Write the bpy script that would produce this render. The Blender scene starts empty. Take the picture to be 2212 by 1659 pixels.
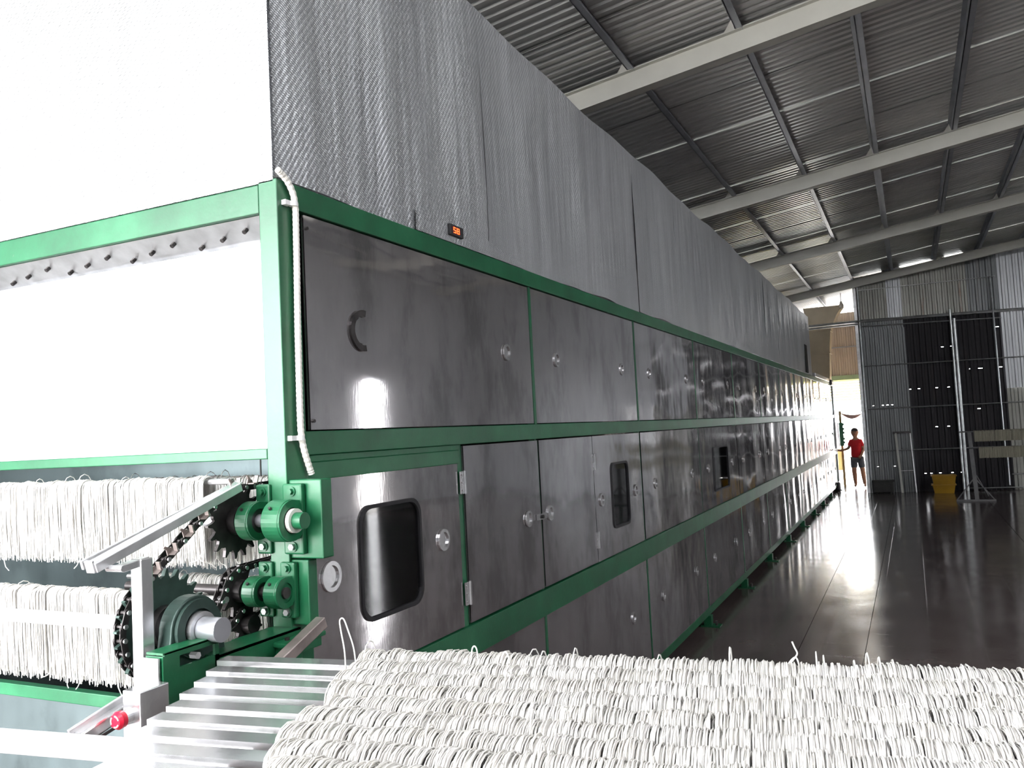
import bpy, bmesh, math, random
import numpy as np
from mathutils import Vector, Matrix
random.seed(4); rng = np.random.default_rng(4)
SC = bpy.context.scene
COL = SC.collection
PI = math.pi

# ------------------------------------------------------------------ camera, light, exposure
W, H, F, HC = 2212.0, 1659.0, 1815.66, 1.9
YAW, PITCH, ROLL = 0.44092908, 0.0579324, -0.05133761
fw = Vector((-math.sin(YAW)*math.cos(PITCH), math.cos(YAW)*math.cos(PITCH), math.sin(PITCH)))
rt0 = Vector((math.cos(YAW), math.sin(YAW), 0)); up0 = rt0.cross(fw)
rt = math.cos(ROLL)*rt0 + math.sin(ROLL)*up0
up = -math.sin(ROLL)*rt0 + math.cos(ROLL)*up0
cam_d = bpy.data.cameras.new('camera'); cam = bpy.data.objects.new('camera', cam_d); COL.objects.link(cam)
cam.matrix_world = Matrix(((rt.x, up.x, -fw.x, 0), (rt.y, up.y, -fw.y, 0), (rt.z, up.z, -fw.z, HC), (0, 0, 0, 1)))
cam_d.sensor_fit = 'HORIZONTAL'; cam_d.sensor_width = 36; cam_d.lens = F/W*36
cam_d.clip_start = 0.05; cam_d.clip_end = 400
SC.camera = cam

world = bpy.data.worlds.new('overcast_sky'); SC.world = world; world.use_nodes = True
bg = world.node_tree.nodes['Background']
bg.inputs[0].default_value = (0.97, 0.975, 1.0, 1); bg.inputs[1].default_value = 20.0
SC.view_settings.view_transform = 'Standard'; SC.view_settings.look = 'None'
SC.view_settings.exposure = 0.5; SC.view_settings.gamma = 1.0; SC.view_settings.use_curve_mapping = False
SC.cycles.max_bounces = 7; SC.cycles.diffuse_bounces = 4; SC.cycles.glossy_bounces = 4
SC.cycles.transmission_bounces = 4; SC.cycles.transparent_max_bounces = 6
SC.cycles.sample_clamp_indirect = 6.0; SC.cycles.use_denoising = True
SC.cycles.caustics_reflective = False; SC.cycles.caustics_refractive = False

def daylight(name, loc, rot, sx, sy, power=None):
    """daylight coming in through an opening of the hall: a portal that guides the sky's own light"""
    l = bpy.data.lights.new(name, 'AREA'); l.shape = 'RECTANGLE'; l.size = sx; l.size_y = sy
    l.cycles.is_portal = True
    o = bpy.data.objects.new(name, l); COL.objects.link(o); o.location = loc; o.rotation_euler = rot
    return o
# front opening behind the camera (faces +Y), rear doorway (faces -Y), added roof strip, added high gap in the right wall (faces -X)
daylight('daylight_front_opening', (-4.85, -2.97, 2.3), (PI/2, 0, PI), 6.3, 4.6)
daylight('daylight_added_roof_strip', (-1.0, -0.72, 5.62), (0, -0.1366, 0), 6.4, 0.62)  # made-up roof opening, lights the foreground noodles from above
daylight('daylight_added_side_gap', (8.97, 3.4, 6.42), (0, PI/2, 0), 0.62, 12.6)  # made-up opening, brightens the hood and side panels
daylight('daylight_rear_doorway', (-2.45, 26.6, 1.05), (PI/2, 0, 0), 3.0, 2.1)

# ------------------------------------------------------------------ measuring helpers (pixel on the photo -> point on a real plane)
def ray(x, y): return rt*((x-W/2)/F) - up*((y-H/2)/F) + fw
def on_x(x, y, X): d = ray(x, y); t = X/d.x; return Vector((X, d.y*t, d.z*t+HC))
def on_y(x, y, Y): d = ray(x, y); t = Y/d.y; return Vector((d.x*t, Y, d.z*t+HC))
def on_z(x, y, Z): d = ray(x, y); t = (Z-HC)/d.z; return Vector((d.x*t, d.y*t, Z))

# ------------------------------------------------------------------ materials
def new_mat(name):
    m = bpy.data.materials.new(name); m.use_nodes = True
    nt = m.node_tree; b = nt.nodes['Principled BSDF']; return m, nt, b
def N(nt, t, **kw):
    n = nt.nodes.new(t)
    for k, v in kw.items(): setattr(n, k, v)
    return n
def coords(nt, scale=(1, 1, 1), rot=(0, 0, 0), kind='Object'):
    tc = N(nt, 'ShaderNodeTexCoord'); mp = N(nt, 'ShaderNodeMapping')
    mp.inputs['Scale'].default_value = scale; mp.inputs['Rotation'].default_value = rot
    nt.links.new(tc.outputs[kind], mp.inputs[0]); return mp.outputs[0]
def noise(nt, vec, scale, detail=4, rough=0.5):
    n = N(nt, 'ShaderNodeTexNoise'); n.inputs['Scale'].default_value = scale
    n.inputs['Detail'].default_value = detail; n.inputs['Roughness'].default_value = rough
    nt.links.new(vec, n.inputs['Vector']); return n.outputs[0]
def ramp(nt, fac, stops):
    r = N(nt, 'ShaderNodeValToRGB'); e = r.color_ramp.elements
    while len(e) < len(stops): e.new(0.5)
    for el, (p, c) in zip(e, stops):
        el.position = p; el.color = (*c, 1) if len(c) == 3 else c
    nt.links.new(fac, r.inputs[0]); return r.outputs[0]
def bump(nt, b, height, strength, dist=0.01, prev=None):
    n = N(nt, 'ShaderNodeBump'); n.inputs['Strength'].default_value = strength; n.inputs['Distance'].default_value = dist
    nt.links.new(height, n.inputs['Height'])
    if prev is not None: nt.links.new(prev, n.inputs['Normal'])
    nt.links.new(n.outputs[0], b.inputs['Normal']); return n.outputs[0]
def simple(name, col, rough=0.5, metal=0.0, var=0.12, vs=6.0, bs=0.0, bscale=40):
    m, nt, b = new_mat(name)
    v = coords(nt)
    f = noise(nt, v, vs)
    lo = tuple(c*(1-var) for c in col); hi = tuple(min(1, c*(1+var)) for c in col)
    nt.links.new(ramp(nt, f, [(0.3, lo), (0.7, hi)]), b.inputs['Base Color'])
    b.inputs['Roughness'].default_value = rough; b.inputs['Metallic'].default_value = metal
    if bs: bump(nt, b, noise(nt, v, bscale), bs)
    return m

def stainless(name, base, rough, wob, stain=0.5, wscale=(1.0, 1.2, 0.5)):
    m, nt, b = new_mat(name)
    v = coords(nt); vw = coords(nt, wscale)
    big = noise(nt, vw, 1.6, 3, 0.5)
    st = noise(nt, coords(nt, (1, 1.6, 0.7)), 2.3, 6, 0.65)
    c1 = ramp(nt, st, [(0.38, tuple(x*0.72 for x in base)), (0.5, base), (0.68, tuple(min(1, x*1.12) for x in base))])
    # rusty brown water marks, scarce
    rs = ramp(nt, noise(nt, coords(nt, (1, 1.8, 1.2)), 5.5, 5, 0.7), [(0.71, (0, 0, 0)), (0.80, (1, 1, 1))])
    mx = N(nt, 'ShaderNodeMix', data_type='RGBA'); mul = N(nt, 'ShaderNodeMath', operation='MULTIPLY'); mul.inputs[1].default_value = stain
    nt.links.new(rs, mul.inputs[0]); nt.links.new(mul.outputs[0], mx.inputs[0])
    nt.links.new(c1, mx.inputs[6]); mx.inputs[7].default_value = (base[0]*0.55, base[1]*0.42, base[2]*0.36, 1)
    nt.links.new(mx.outputs[2], b.inputs['Base Color'])
    b.inputs['Metallic'].default_value = 0.88
    r = N(nt, 'ShaderNodeMapRange'); r.inputs[3].default_value = rough*0.75; r.inputs[4].default_value = rough*1.4
    nt.links.new(st, r.inputs[0]); nt.links.new(r.outputs[0], b.inputs['Roughness'])
    p = bump(nt, b, big, wob, 0.12)
    bump(nt, b, noise(nt, coords(nt, (6, 30, 3)), 5, 2), 0.010, 0.004, p)
    return m
M = {}
M['steel_side'] = stainless('dull_stainless_panel', (0.62, 0.605, 0.62), 0.095, 0.10, 0.25, (1.0, 0.9, 0.7))
M['steel_near'] = stainless('near_stainless_panel', (0.68, 0.655, 0.665), 0.05, 0.02, 0.5, (1.0, 0.6, 2.2))
M['steel_bright'] = stainless('polished_stainless', (0.74, 0.74, 0.75), 0.20, 0.08, 0.15)
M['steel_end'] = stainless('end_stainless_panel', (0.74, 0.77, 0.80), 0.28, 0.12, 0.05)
M['steel_lower'] = stainless('shade_painted_stainless', (0.13, 0.165, 0.17), 0.32, 0.10, 0.05)  # dark floor reflection and shade put into the base colour
M['rack_steel'] = simple('shade_darkened_rack_steel', (0.16, 0.16, 0.165), 0.5, 0.3, 0.2, 8)  # steel darkened, the dimness of the far hall is in its colour
M['steel_dull'] = simple('brushed_steel', (0.60, 0.60, 0.61), 0.36, 0.85, 0.15, 14)
M['rusty_steel'] = simple('rust_tinted_steel', (0.42, 0.36, 0.34), 0.42, 0.8, 0.35, 9)

def paint_green():
    m, nt, b = new_mat('green_enamel_paint')
    v = coords(nt)
    c = ramp(nt, noise(nt, v, 3.5, 6, 0.6), [(0.3, (0.006, 0.075, 0.030)), (0.55, (0.010, 0.115, 0.047)), (0.75, (0.022, 0.165, 0.072))])
    ch = ramp(nt, noise(nt, v, 28, 5, 0.7), [(0.70, (0, 0, 0)), (0.74, (1, 1, 1))])
    mx = N(nt, 'ShaderNodeMix', data_type='RGBA'); nt.links.new(ch, mx.inputs[0]); nt.links.new(c, mx.inputs[6])
    mx.inputs[7].default_value = (0.16, 0.17, 0.15, 1)
    nt.links.new(mx.outputs[2], b.inputs['Base Color'])
    b.inputs['Roughness'].default_value = 0.34
    bump(nt, b, noise(nt, v, 60), 0.12, 0.003); return m
M['green'] = paint_green()

def foil():
    m, nt, b = new_mat('woven_foil_insulation')
    v = coords(nt)
    f = noise(nt, coords(nt, (1, 1.1, 0.35)), 1.4, 4)
    nt.links.new(ramp(nt, f, [(0.3, (0.46, 0.475, 0.50)), (0.7, (0.66, 0.675, 0.70))]), b.inputs['Base Color'])
    b.inputs['Metallic'].default_value = 0.72; b.inputs['Roughness'].default_value = 0.36
    # soft vertical sags
    sag = noise(nt, coords(nt, (1, 1.0, 0.10)), 5.0, 3, 0.55)
    p = bump(nt, b, sag, 0.55, 0.05)
    # woven emboss: two crossing diagonal wave sets
    w1 = N(nt, 'ShaderNodeTexWave', bands_direction='Y'); w1.inputs['Scale'].default_value = 20; w1.inputs['Distortion'].default_value = 0.6
    w1.inputs['Detail Scale'].default_value = 1.0
    nt.links.new(coords(nt, (1, 1, 1), (0.62, 0, 0.62)), w1.inputs[0])
    w2 = N(nt, 'ShaderNodeTexWave', bands_direction='Z'); w2.inputs['Scale'].default_value = 34; w2.inputs['Distortion'].default_value = 0.6
    nt.links.new(coords(nt, (1, 1, 1), (0.35, 0.2, 0)), w2.inputs[0])
    mu = N(nt, 'ShaderNodeMath', operation='MULTIPLY'); nt.links.new(w1.outputs[1], mu.inputs[0]); nt.links.new(w2.outputs[1], mu.inputs[1])
    bump(nt, b, mu.outputs[0], 0.5, 0.004, p)
    return m
M['foil'] = foil()

def roofmat():
    m, nt, b = new_mat('galvanised_roof_sheet')
    v = coords(nt)
    f = noise(nt, coords(nt, (0.6, 1.2, 1)), 1.5, 5)
    r = ramp(nt, noise(nt, coords(nt, (0.35, 2.2, 1)), 2.4, 5, 0.65), [(0.60, (0, 0, 0)), (0.74, (1, 1, 1))])
    c = ramp(nt, f, [(0.3, (0.58, 0.59, 0.58)), (0.7, (0.76, 0.76, 0.73))])
    mx = N(nt, 'ShaderNodeMix', data_type='RGBA'); mul = N(nt, 'ShaderNodeMath', operation='MULTIPLY'); mul.inputs[1].default_value = 0.25
    nt.links.new(r, mul.inputs[0]); nt.links.new(mul.outputs[0], mx.inputs[0]); nt.links.new(c, mx.inputs[6]); mx.inputs[7].default_value = (0.36, 0.25, 0.20, 1)
    nt.links.new(mx.outputs[2], b.inputs['Base Color'])
    b.inputs['Metallic'].default_value = 0.25; b.inputs['Roughness'].default_value = 0.3
    bump(nt, b, noise(nt, v, 18), 0.08, 0.01); return m
M['roof'] = roofmat()
def wallmat(name, a, b_, rust, metal=0.5, rough=0.42):
    m, nt, b = new_mat(name)
    f = noise(nt, coords(nt, (2.2, 2.2, 0.35)), 1.6, 5, 0.6)
    c = ramp(nt, f, [(0.3, a), (0.7, b_)])
    r = ramp(nt, noise(nt, coords(nt, (3.0, 3.0, 0.35)), 1.5, 5, 0.7), [(0.58, (0, 0, 0)), (0.70, (1, 1, 1))])
    mx = N(nt, 'ShaderNodeMix', data_type='RGBA'); mul = N(nt, 'ShaderNodeMath', operation='MULTIPLY'); mul.inputs[1].default_value = rust
    nt.links.new(r, mul.inputs[0]); nt.links.new(mul.outputs[0], mx.inputs[0]); nt.links.new(c, mx.inputs[6]); mx.inputs[7].default_value = (0.20, 0.09, 0.05, 1)
    nt.links.new(mx.outputs[2], b.inputs['Base Color'])
    b.inputs['Metallic'].default_value = metal; b.inputs['Roughness'].default_value = rough
    return m
M['wall_grey'] = wallmat('grey_corrugated_sheet', (0.16, 0.17, 0.175), (0.23, 0.24, 0.245), 0.12)
M['wall_rust'] = wallmat('weathered_corrugated_sheet', (0.26, 0.26, 0.235), (0.40, 0.40, 0.365), 0.75)
M['wall_pale'] = wallmat('pale_corrugated_sheet', (0.55, 0.57, 0.60), (0.70, 0.72, 0.74), 0.10)
M['wall_black'] = wallmat('black_sheet', (0.012, 0.012, 0.016), (0.022, 0.020, 0.024), 0.06, 0.0, 0.7)
M['wall_beige'] = wallmat('beige_corrugated_sheet', (0.52, 0.44, 0.36), (0.66, 0.57, 0.48), 0.1, 0.1)
M['rafter'] = simple('cream_painted_beam', (0.66, 0.655, 0.60), 0.5, 0.0, 0.06, 3)
M['purlin'] = simple('zinc_purlin', (0.40, 0.42, 0.46), 0.42, 0.5, 0.12, 4)
M['galv'] = simple('galvanised_tube', (0.62, 0.64, 0.65), 0.28, 0.9, 0.2, 8)
M['glow_white'] = simple('white_plastic', (0.80, 0.78, 0.72), 0.5, 0, 0.05, 5)
M['castiron'] = simple('greased_iron', (0.055, 0.050, 0.050), 0.38, 0.6, 0.4, 20)
M['sprocket'] = simple('dark_green_sprocket_iron', (0.035, 0.065, 0.055), 0.45, 0.3, 0.4, 10)
M['shaft'] = simple('turned_steel_shaft', (0.55, 0.56, 0.60), 0.3, 0.8, 0.08, 10)
M['roller'] = simple('white_roller', (0.72, 0.73, 0.75), 0.4, 0.1, 0.06, 6)
M['rubber'] = simple('black_rubber_gasket', (0.012, 0.012, 0.014), 0.55, 0, 0.2, 10)
M['dark'] = simple('dark_cavity', (0.01, 0.01, 0.01), 0.8, 0, 0.2, 10)
M['red'] = simple('red_push_button', (0.72, 0.015, 0.05), 0.3, 0, 0.05, 10)
M['white'] = simple('white_print', (0.85, 0.85, 0.85), 0.5, 0, 0.03, 10)
M['yellow'] = simple('yellow_plastic', (0.48, 0.26, 0.015), 0.42, 0, 0.15, 4)
M['skin'] = simple('skin', (0.40, 0.215, 0.145), 0.55, 0, 0.08, 8)
M['shirt'] = simple('red_cotton', (0.62, 0.02, 0.035), 0.85, 0, 0.12, 12)
M['shorts'] = simple('grey_cotton', (0.10, 0.12, 0.15), 0.9, 0, 0.15, 12)
M['cap'] = simple('dark_cap_cloth', (0.03, 0.025, 0.03), 0.85, 0, 0.1, 12)
M['pinkcloth'] = simple('faded_tarpaulin', (0.50, 0.38, 0.36), 0.8, 0, 0.2, 3)
M['ochre'] = simple('ochre_wood', (0.34, 0.25, 0.10), 0.6, 0, 0.2, 8)
M['shutter'] = simple('cream_shutter_slat', (0.80, 0.72, 0.46), 0.5, 0, 0.08, 4)
M['lintel'] = simple('pale_green_paint', (0.34, 0.48, 0.30), 0.5, 0, 0.1, 4)
_m = M['shutter']; _nt = _m.node_tree; _b = _nt.nodes['Principled BSDF']; _t = _nt.nodes.new('ShaderNodeBsdfTranslucent'); _t.inputs[0].default_value = (0.85, 0.78, 0.52, 1)
_x = _nt.nodes.new('ShaderNodeMixShader'); _x.inputs[0].default_value = 0.5
_nt.links.new(_b.outputs[0], _x.inputs[1]); _nt.links.new(_t.outputs[0], _x.inputs[2]); _nt.links.new(_x.outputs[0], _nt.nodes['Material Output'].inputs[0])
M['ground'] = simple('sunlit_concrete', (0.55, 0.53, 0.50), 0.9, 0, 0.1, 0.6)
M['trolley'] = simple('dark_painted_crate', (0.035, 0.035, 0.032), 0.6, 0, 0.3, 8)
M['rope'] = simple('beige_duct_sheet', (0.66, 0.58, 0.44), 0.45, 0.1, 0.12, 2)

def floor_mat():
    m, nt, b = new_mat('dark_brown_glazed_floor')
    v = coords(nt)
    c = ramp(nt, noise(nt, v, 1.3, 6, 0.65), [(0.3, (0.085, 0.066, 0.062)), (0.6, (0.13, 0.105, 0.10)), (0.78, (0.18, 0.15, 0.14))])
    nt.links.new(c, b.inputs['Base Color'])
    r = N(nt, 'ShaderNodeMapRange'); r.inputs[3].default_value = 0.07; r.inputs[4].default_value = 0.22
    nt.links.new(noise(nt, v, 2.2, 5), r.inputs[0]); nt.links.new(r.outputs[0], b.inputs['Roughness'])
    br = N(nt, 'ShaderNodeTexBrick'); br.offset = 0.0
    br.inputs['Scale'].default_value = 1.0; br.inputs['Mortar Size'].default_value = 0.004
    br.inputs['Brick Width'].default_value = 0.4; br.inputs['Row Height'].default_value = 0.4
    br.inputs['Color1'].default_value = (1, 1, 1, 1); br.inputs['Color2'].default_value = (0.95, 0.95, 0.95, 1); br.inputs['Mortar'].default_value = (0, 0, 0, 1)
    nt.links.new(v, br.inputs[0])
    p = bump(nt, b, br.outputs[0], 0.35, 0.003)
    bump(nt, b, noise(nt, v, 4.0, 3), 0.10, 0.012, p)
    return m
M['floor'] = floor_mat()

def noodle_mat():
    m, nt, b = new_mat('white_noodle')
    c = ramp(nt, noise(nt, coords(nt), 9, 4), [(0.3, (0.88, 0.86, 0.82)), (0.7, (0.94, 0.93, 0.91))])
    nt.links.new(c, b.inputs['Base Color']); b.inputs['Roughness'].default_value = 0.5
    tr = N(nt, 'ShaderNodeBsdfTranslucent'); nt.links.new(c, tr.inputs[0])
    mx = N(nt, 'ShaderNodeMixShader'); mx.inputs[0].default_value = 0.3
    out = nt.nodes['Material Output']
    nt.links.new(b.outputs[0], mx.inputs[1]); nt.links.new(tr.outputs[0], mx.inputs[2]); nt.links.new(mx.outputs[0], out.inputs[0])
    return m
M['noodle'] = noodle_mat()

def glass_mat():
    m, nt, b = new_mat('tinted_window_glass')
    tr = N(nt, 'ShaderNodeBsdfTransparent'); tr.inputs[0].default_value = (0.85, 0.85, 0.88, 1)
    gl = N(nt, 'ShaderNodeBsdfGlossy'); gl.inputs['Roughness'].default_value = 0.03; gl.inputs[0].default_value = (0.9, 0.9, 0.9, 1)
    lw = N(nt, 'ShaderNodeFresnel'); lw.inputs[0].default_value = 1.6
    mx = N(nt, 'ShaderNodeMixShader'); nt.links.new(lw.outputs[0], mx.inputs[0])
    nt.links.new(tr.outputs[0], mx.inputs[1]); nt.links.new(gl.outputs[0], mx.inputs[2])
    nt.links.new(mx.outputs[0], nt.nodes['Material Output'].inputs[0]); return m
M['glass'] = glass_mat()
def emit(name, col, s):
    m, nt, b = new_mat(name); b.inputs['Emission Color'].default_value = (*col, 1); b.inputs['Emission Strength'].default_value = s
    b.inputs['Base Color'].default_value = (*col, 1); return m
M['led'] = emit('lit_red_digits', (1.0, 0.10, 0.02), 3.0)

# ------------------------------------------------------------------ object helpers
def tag(o, label=None, cat=None, group=None, kind=None):
    if label: o['label'] = label
    if cat: o['category'] = cat
    if group: o['group'] = group
    if kind: o['kind'] = kind
    return o
def empty(name, loc, label=None, cat=None, group=None, kind=None, parent=None):
    o = bpy.data.objects.new(name, None); COL.objects.link(o); o.location = loc; o.empty_display_size = 0.1
    if parent is not None:
        o.parent = parent; o.matrix_parent_inverse = wm(parent).inverted()
    return tag(o, label, cat, group, kind)
def wm(o):
    m = Matrix.LocRotScale(o.location, o.rotation_euler, o.scale)
    return (wm(o.parent) @ o.matrix_parent_inverse @ m) if o.parent else m
def adopt(o, parent):
    if parent is not None:
        o.parent = parent; o.matrix_parent_inverse = wm(parent).inverted()
    return o
def obj_from(name, me, mat, parent=None, smooth=False, angle=None):
    if mat is not None and not me.materials: me.materials.append(M[mat] if isinstance(mat, str) else mat)
    o = bpy.data.objects.new(name, me); COL.objects.link(o); adopt(o, parent)
    if smooth: me.shade_smooth()
    return o

class MB:
    def __init__(s): s.v = []; s.f = []
    def add(s, vs, fs):
        n = len(s.v); s.v += [tuple(p) for p in vs]; s.f += [tuple(i+n for i in f) for f in fs]; return s
    def box(s, a, b, m=None):
        x0, y0, z0 = a; x1, y1, z1 = b
        vs = [(x0,y0,z0),(x1,y0,z0),(x1,y1,z0),(x0,y1,z0),(x0,y0,z1),(x1,y0,z1),(x1,y1,z1),(x0,y1,z1)]
        if m is not None: vs = [m @ Vector(p) for p in vs]
        return s.add(vs, [(0,3,2,1),(4,5,6,7),(0,1,5,4),(1,2,6,5),(2,3,7,6),(3,0,4,7)])
    def bar(s, a, b, w, h, upv=(0, 0, 1)):
        """rectangular bar from a to b, w across, h along the up vector"""
        a = Vector(a); b = Vector(b); d = (b-a).normalized(); u = Vector(upv)
        x = d.cross(u)
        if x.length < 1e-4: x = Vector((1, 0, 0))
        x.normalize(); u = x.cross(d).normalized()
        vs = []
        for p in (a, b):
            for sx, sz in ((-1,-1),(1,-1),(1,1),(-1,1)): vs.append(p + x*(sx*w/2) + u*(sz*h/2))
        return s.add(vs, [(3,2,1,0),(4,5,6,7),(0,1,5,4),(1,2,6,5),(2,3,7,6),(3,0,4,7)])
    def tube(s, pts, r, n=10, cap=True):
        pts = [Vector(p) for p in pts]; base = len(s.v); prev = None
        rs = r if isinstance(r, (list, tuple)) else [r]*len(pts)
        for i, p in enumerate(pts):
            d = (pts[min(i+1, len(pts)-1)] - pts[max(i-1, 0)]).normalized()
            x = (d.orthogonal() if prev is None else (prev - d*prev.dot(d))).normalized(); prev = x
            y = d.cross(x)
            for k in range(n):
                t = 2*PI*k/n; s.v.append(tuple(p + (x*math.cos(t) + y*math.sin(t))*rs[i]))
        for i in range(len(pts)-1):
            for k in range(n):
                a = base+i*n+k; b2 = base+i*n+(k+1) % n; s.f.append((a, b2, b2+n, a+n))
        if cap:
            s.f.append(tuple(base+k for k in range(n))[::-1]); e = base+(len(pts)-1)*n
            s.f.append(tuple(e+k for k in range(n)))
        return s
    def prism(s, outline, axis, a0, a1):
        """closed outline of 2D points extruded along 'x', 'y' or 'z' from a0 to a1"""
        def P(u, v, w): return {'x': (w, u, v), 'y': (u, w, v), 'z': (u, v, w)}[axis]
        n = len(outline)
        vs = [P(u, v, a0) for u, v in outline] + [P(u, v, a1) for u, v in outline]
        return s.add(vs, [tuple(range(n))[::-1], tuple(range(n, 2*n))] + [(i, (i+1) % n, (i+1) % n+n, i+n) for i in range(n)])
    def ring(s, c, r0, r1, axis, t, n=24, arc=2*PI, start=0.0):
        """flat annulus with thickness t, centred at c, around the axis"""
        c = Vector(c); full = arc > 6.28
        m = n if full else n+1
        def P(r, k, w):
            a = start+arc*k/n
            u, v = r*math.cos(a), r*math.sin(a)
            return c + Vector({'x': (w, u, v), 'y': (u, w, v), 'z': (u, v, w)}[axis])
        vs = []
        for k in range(m): vs += [P(r0, k, 0), P(r1, k, 0), P(r1, k, t), P(r0, k, t)]
        fs = []
        for k in range(n):
            a = 4*k; b = 4*((k+1) % m)
            for j in range(4): fs.append((a+j, a+(j+1) % 4, b+(j+1) % 4, b+j))
        if not full: fs += [(0, 3, 2, 1), (4*n, 4*n+1, 4*n+2, 4*n+3)]
        return s.add(vs, fs)
    def mesh(s, name):
        me = bpy.data.meshes.new(name); me.from_pydata(s.v, [], s.f); me.update()
        bm = bmesh.new(); bm.from_mesh(me); bmesh.ops.recalc_face_normals(bm, faces=bm.faces); bm.to_mesh(me); bm.free()
        return me
    def build(s, name, mat, parent=None, smooth=False, bevel=0.0):
        o = obj_from(name, s.mesh(name), mat, parent, False)
        if smooth:
            o.data.polygons.foreach_set('use_smooth', [True]*len(o.data.polygons))
            e = o.modifiers.new('edges', 'EDGE_SPLIT'); e.split_angle = 0.6
        if bevel:
            b = o.modifiers.new('bevel', 'BEVEL'); b.width = bevel; b.segments = 2; b.limit_method = 'ANGLE'; b.angle_limit = 0.7
        return o
def copy_obj(o, parent=None, mw=None):
    c = o.copy(); COL.objects.link(c)
    return c

def corrugated(name, p0, du, dv, nrm, mat, parent, pitch=0.11, depth=0.018, holes=None, rows=1):
    """trapezoid-ribbed sheet: ribs run along dv, profile across du (vectors with full lengths)"""
    p0 = Vector(p0); du = Vector(du); dv = Vector(dv); nrm = Vector(nrm).normalized()
    L = du.length; ud = du.normalized(); n = max(1, round(L/pitch)); pt = L/n
    prof = []
    for i in range(n):
        for fx, d in ((0.0, 0), (0.40, 0), (0.52, 1), (0.88, 1)): prof.append(((i+fx)*pt, d*depth))
    prof.append((L, 0))
    vs = []; fs = []; m = len(prof)
    vlist = [i/rows for i in range(rows+1)] if isinstance(rows, int) else rows
    for t in vlist:
        for u, d in prof: vs.append(p0 + ud*u + nrm*d + dv*t)
    for r in range(len(vlist)-1):
        for i in range(m-1):
            if holes and (r, i) in holes: continue
            a = r*m+i; fs.append((a, a+1, a+1+m, a+m))
    me = bpy.data.meshes.new(name); me.from_pydata([tuple(v) for v in vs], [], fs); me.update()
    return obj_from(name, me, mat, parent)

# ================================================================== THE HALL
XR, XL, YF, YE = 9.0, -8.0, -3.0, 26.5
def zr(x): return 5.445 + 0.1374*x           # underside of the roof sheets
# floor: slab field with joints along the hall
floor = empty('floor', (0, 8, 0), kind='structure')
xs = [XL-1, -6.2, -4.4, -2.6, -0.975, -0.47, 1.3, 3.1, 4.9, 6.7, XR]
for i in range(len(xs)-1):
    mb = MB(); mb.box((xs[i]+0.0025, YF, -0.12), (xs[i+1]-0.0025, YE+0.2, 0.0)); mb.build('floor_slab', 'floor', floor)
MB().box((XL-1, YF, -0.14), (XR, YE+0.2, -0.02)).build('joint_bed', 'dark', floor)
tag(MB().box((-60, -60, -0.30), (60, 90, -0.15)).build('ground', 'ground'), kind='structure')

# ceiling: corrugated sheets, rafters, purlins, cleats
ceil = empty('ceiling', (0, 8, 5), kind='structure')
y = YF - 0.6; k = 0
while y < YE + 1.5:
    w = 1.1
    x0, x1 = XL-0.5, XR
    def rs(xa, xb, ya, wa): corrugated('roof_sheet', (xa, ya, zr(xa) + (0.004 if k % 2 else 0)), (0, wa, 0), (xb-xa, 0, zr(xb)-zr(xa)), (0, 0, 1), 'roof', ceil)
    if y < -0.7 < y+w:      # unseen open strip just behind the camera, added to brighten the noodles
        rs(x0, -4.2, y, w+0.03); rs(2.2, x1, y, w+0.03)
        rs(-4.2, 2.2, y, -1.03-y); rs(-4.2, 2.2, -0.41, y+w+0.03+0.41)
    else: rs(x0, x1, y, w+0.03)
    y += w; k += 1
for yr_ in (-2.5, 2.25, 7.12, 11.93, 16.86, 21.98):
    mb = MB(); x0, x1 = XL, XR
    zb0, zb1 = zr(x0)-0.30, zr(x1)-0.30
    sk = 0.0
    for (ya, yb, ha, hb) in ((yr_, yr_+0.012, 0.0, 0.19), (yr_-0.02, yr_+0.10, 0.0, 0.012), (yr_-0.05, yr_+0.10, 0.178, 0.19)):
        vs = []
        for (x, zb) in ((x0, zb0), (x1, zb1)):
            vs += [(x, ya, zb+ha), (x, yb, zb+ha), (x, yb, zb+hb), (x, ya, zb+hb)]
        mb.add(vs, [(0,1,2,3),(7,6,5,4),(0,4,5,1),(1,5,6,2),(2,6,7,3),(3,7,4,0)])
    mb.build('rafter', 'rafter', ceil)
PX = [-7.6, -6.7, -5.75, -4.8, -3.9, -2.98, -2.05, -1.1, -0.2, 0.72, 1.65, 2.58, 3.5, 4.43, 5.36, 6.28, 7.2, 8.13]
for px in PX:
    mb = MB(); z = zr(px)
    mb.box((px-0.004, YF, z-0.115), (px+0.004, YE, z-0.005))
    mb.box((px-0.004, YF, z-0.115), (px+0.055, YE, z-0.108))
    mb.box((px-0.045, YF, z-0.012), (px+0.004, YE, z-0.005))
    mb.build('purlin', 'purlin', ceil)
    if -3 < px < 4:
        for yr_ in (7.12, 11.93, 16.86):
            mb = MB(); z0 = z-0.01
            mb.prism([(px-0.10, z0-0.10-0.014), (px-0.01, z0-0.10), (px-0.03, z0-0.01)], 'y', yr_-0.045, yr_-0.038); mb.build('cleat', 'rafter', ceil)

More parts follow.
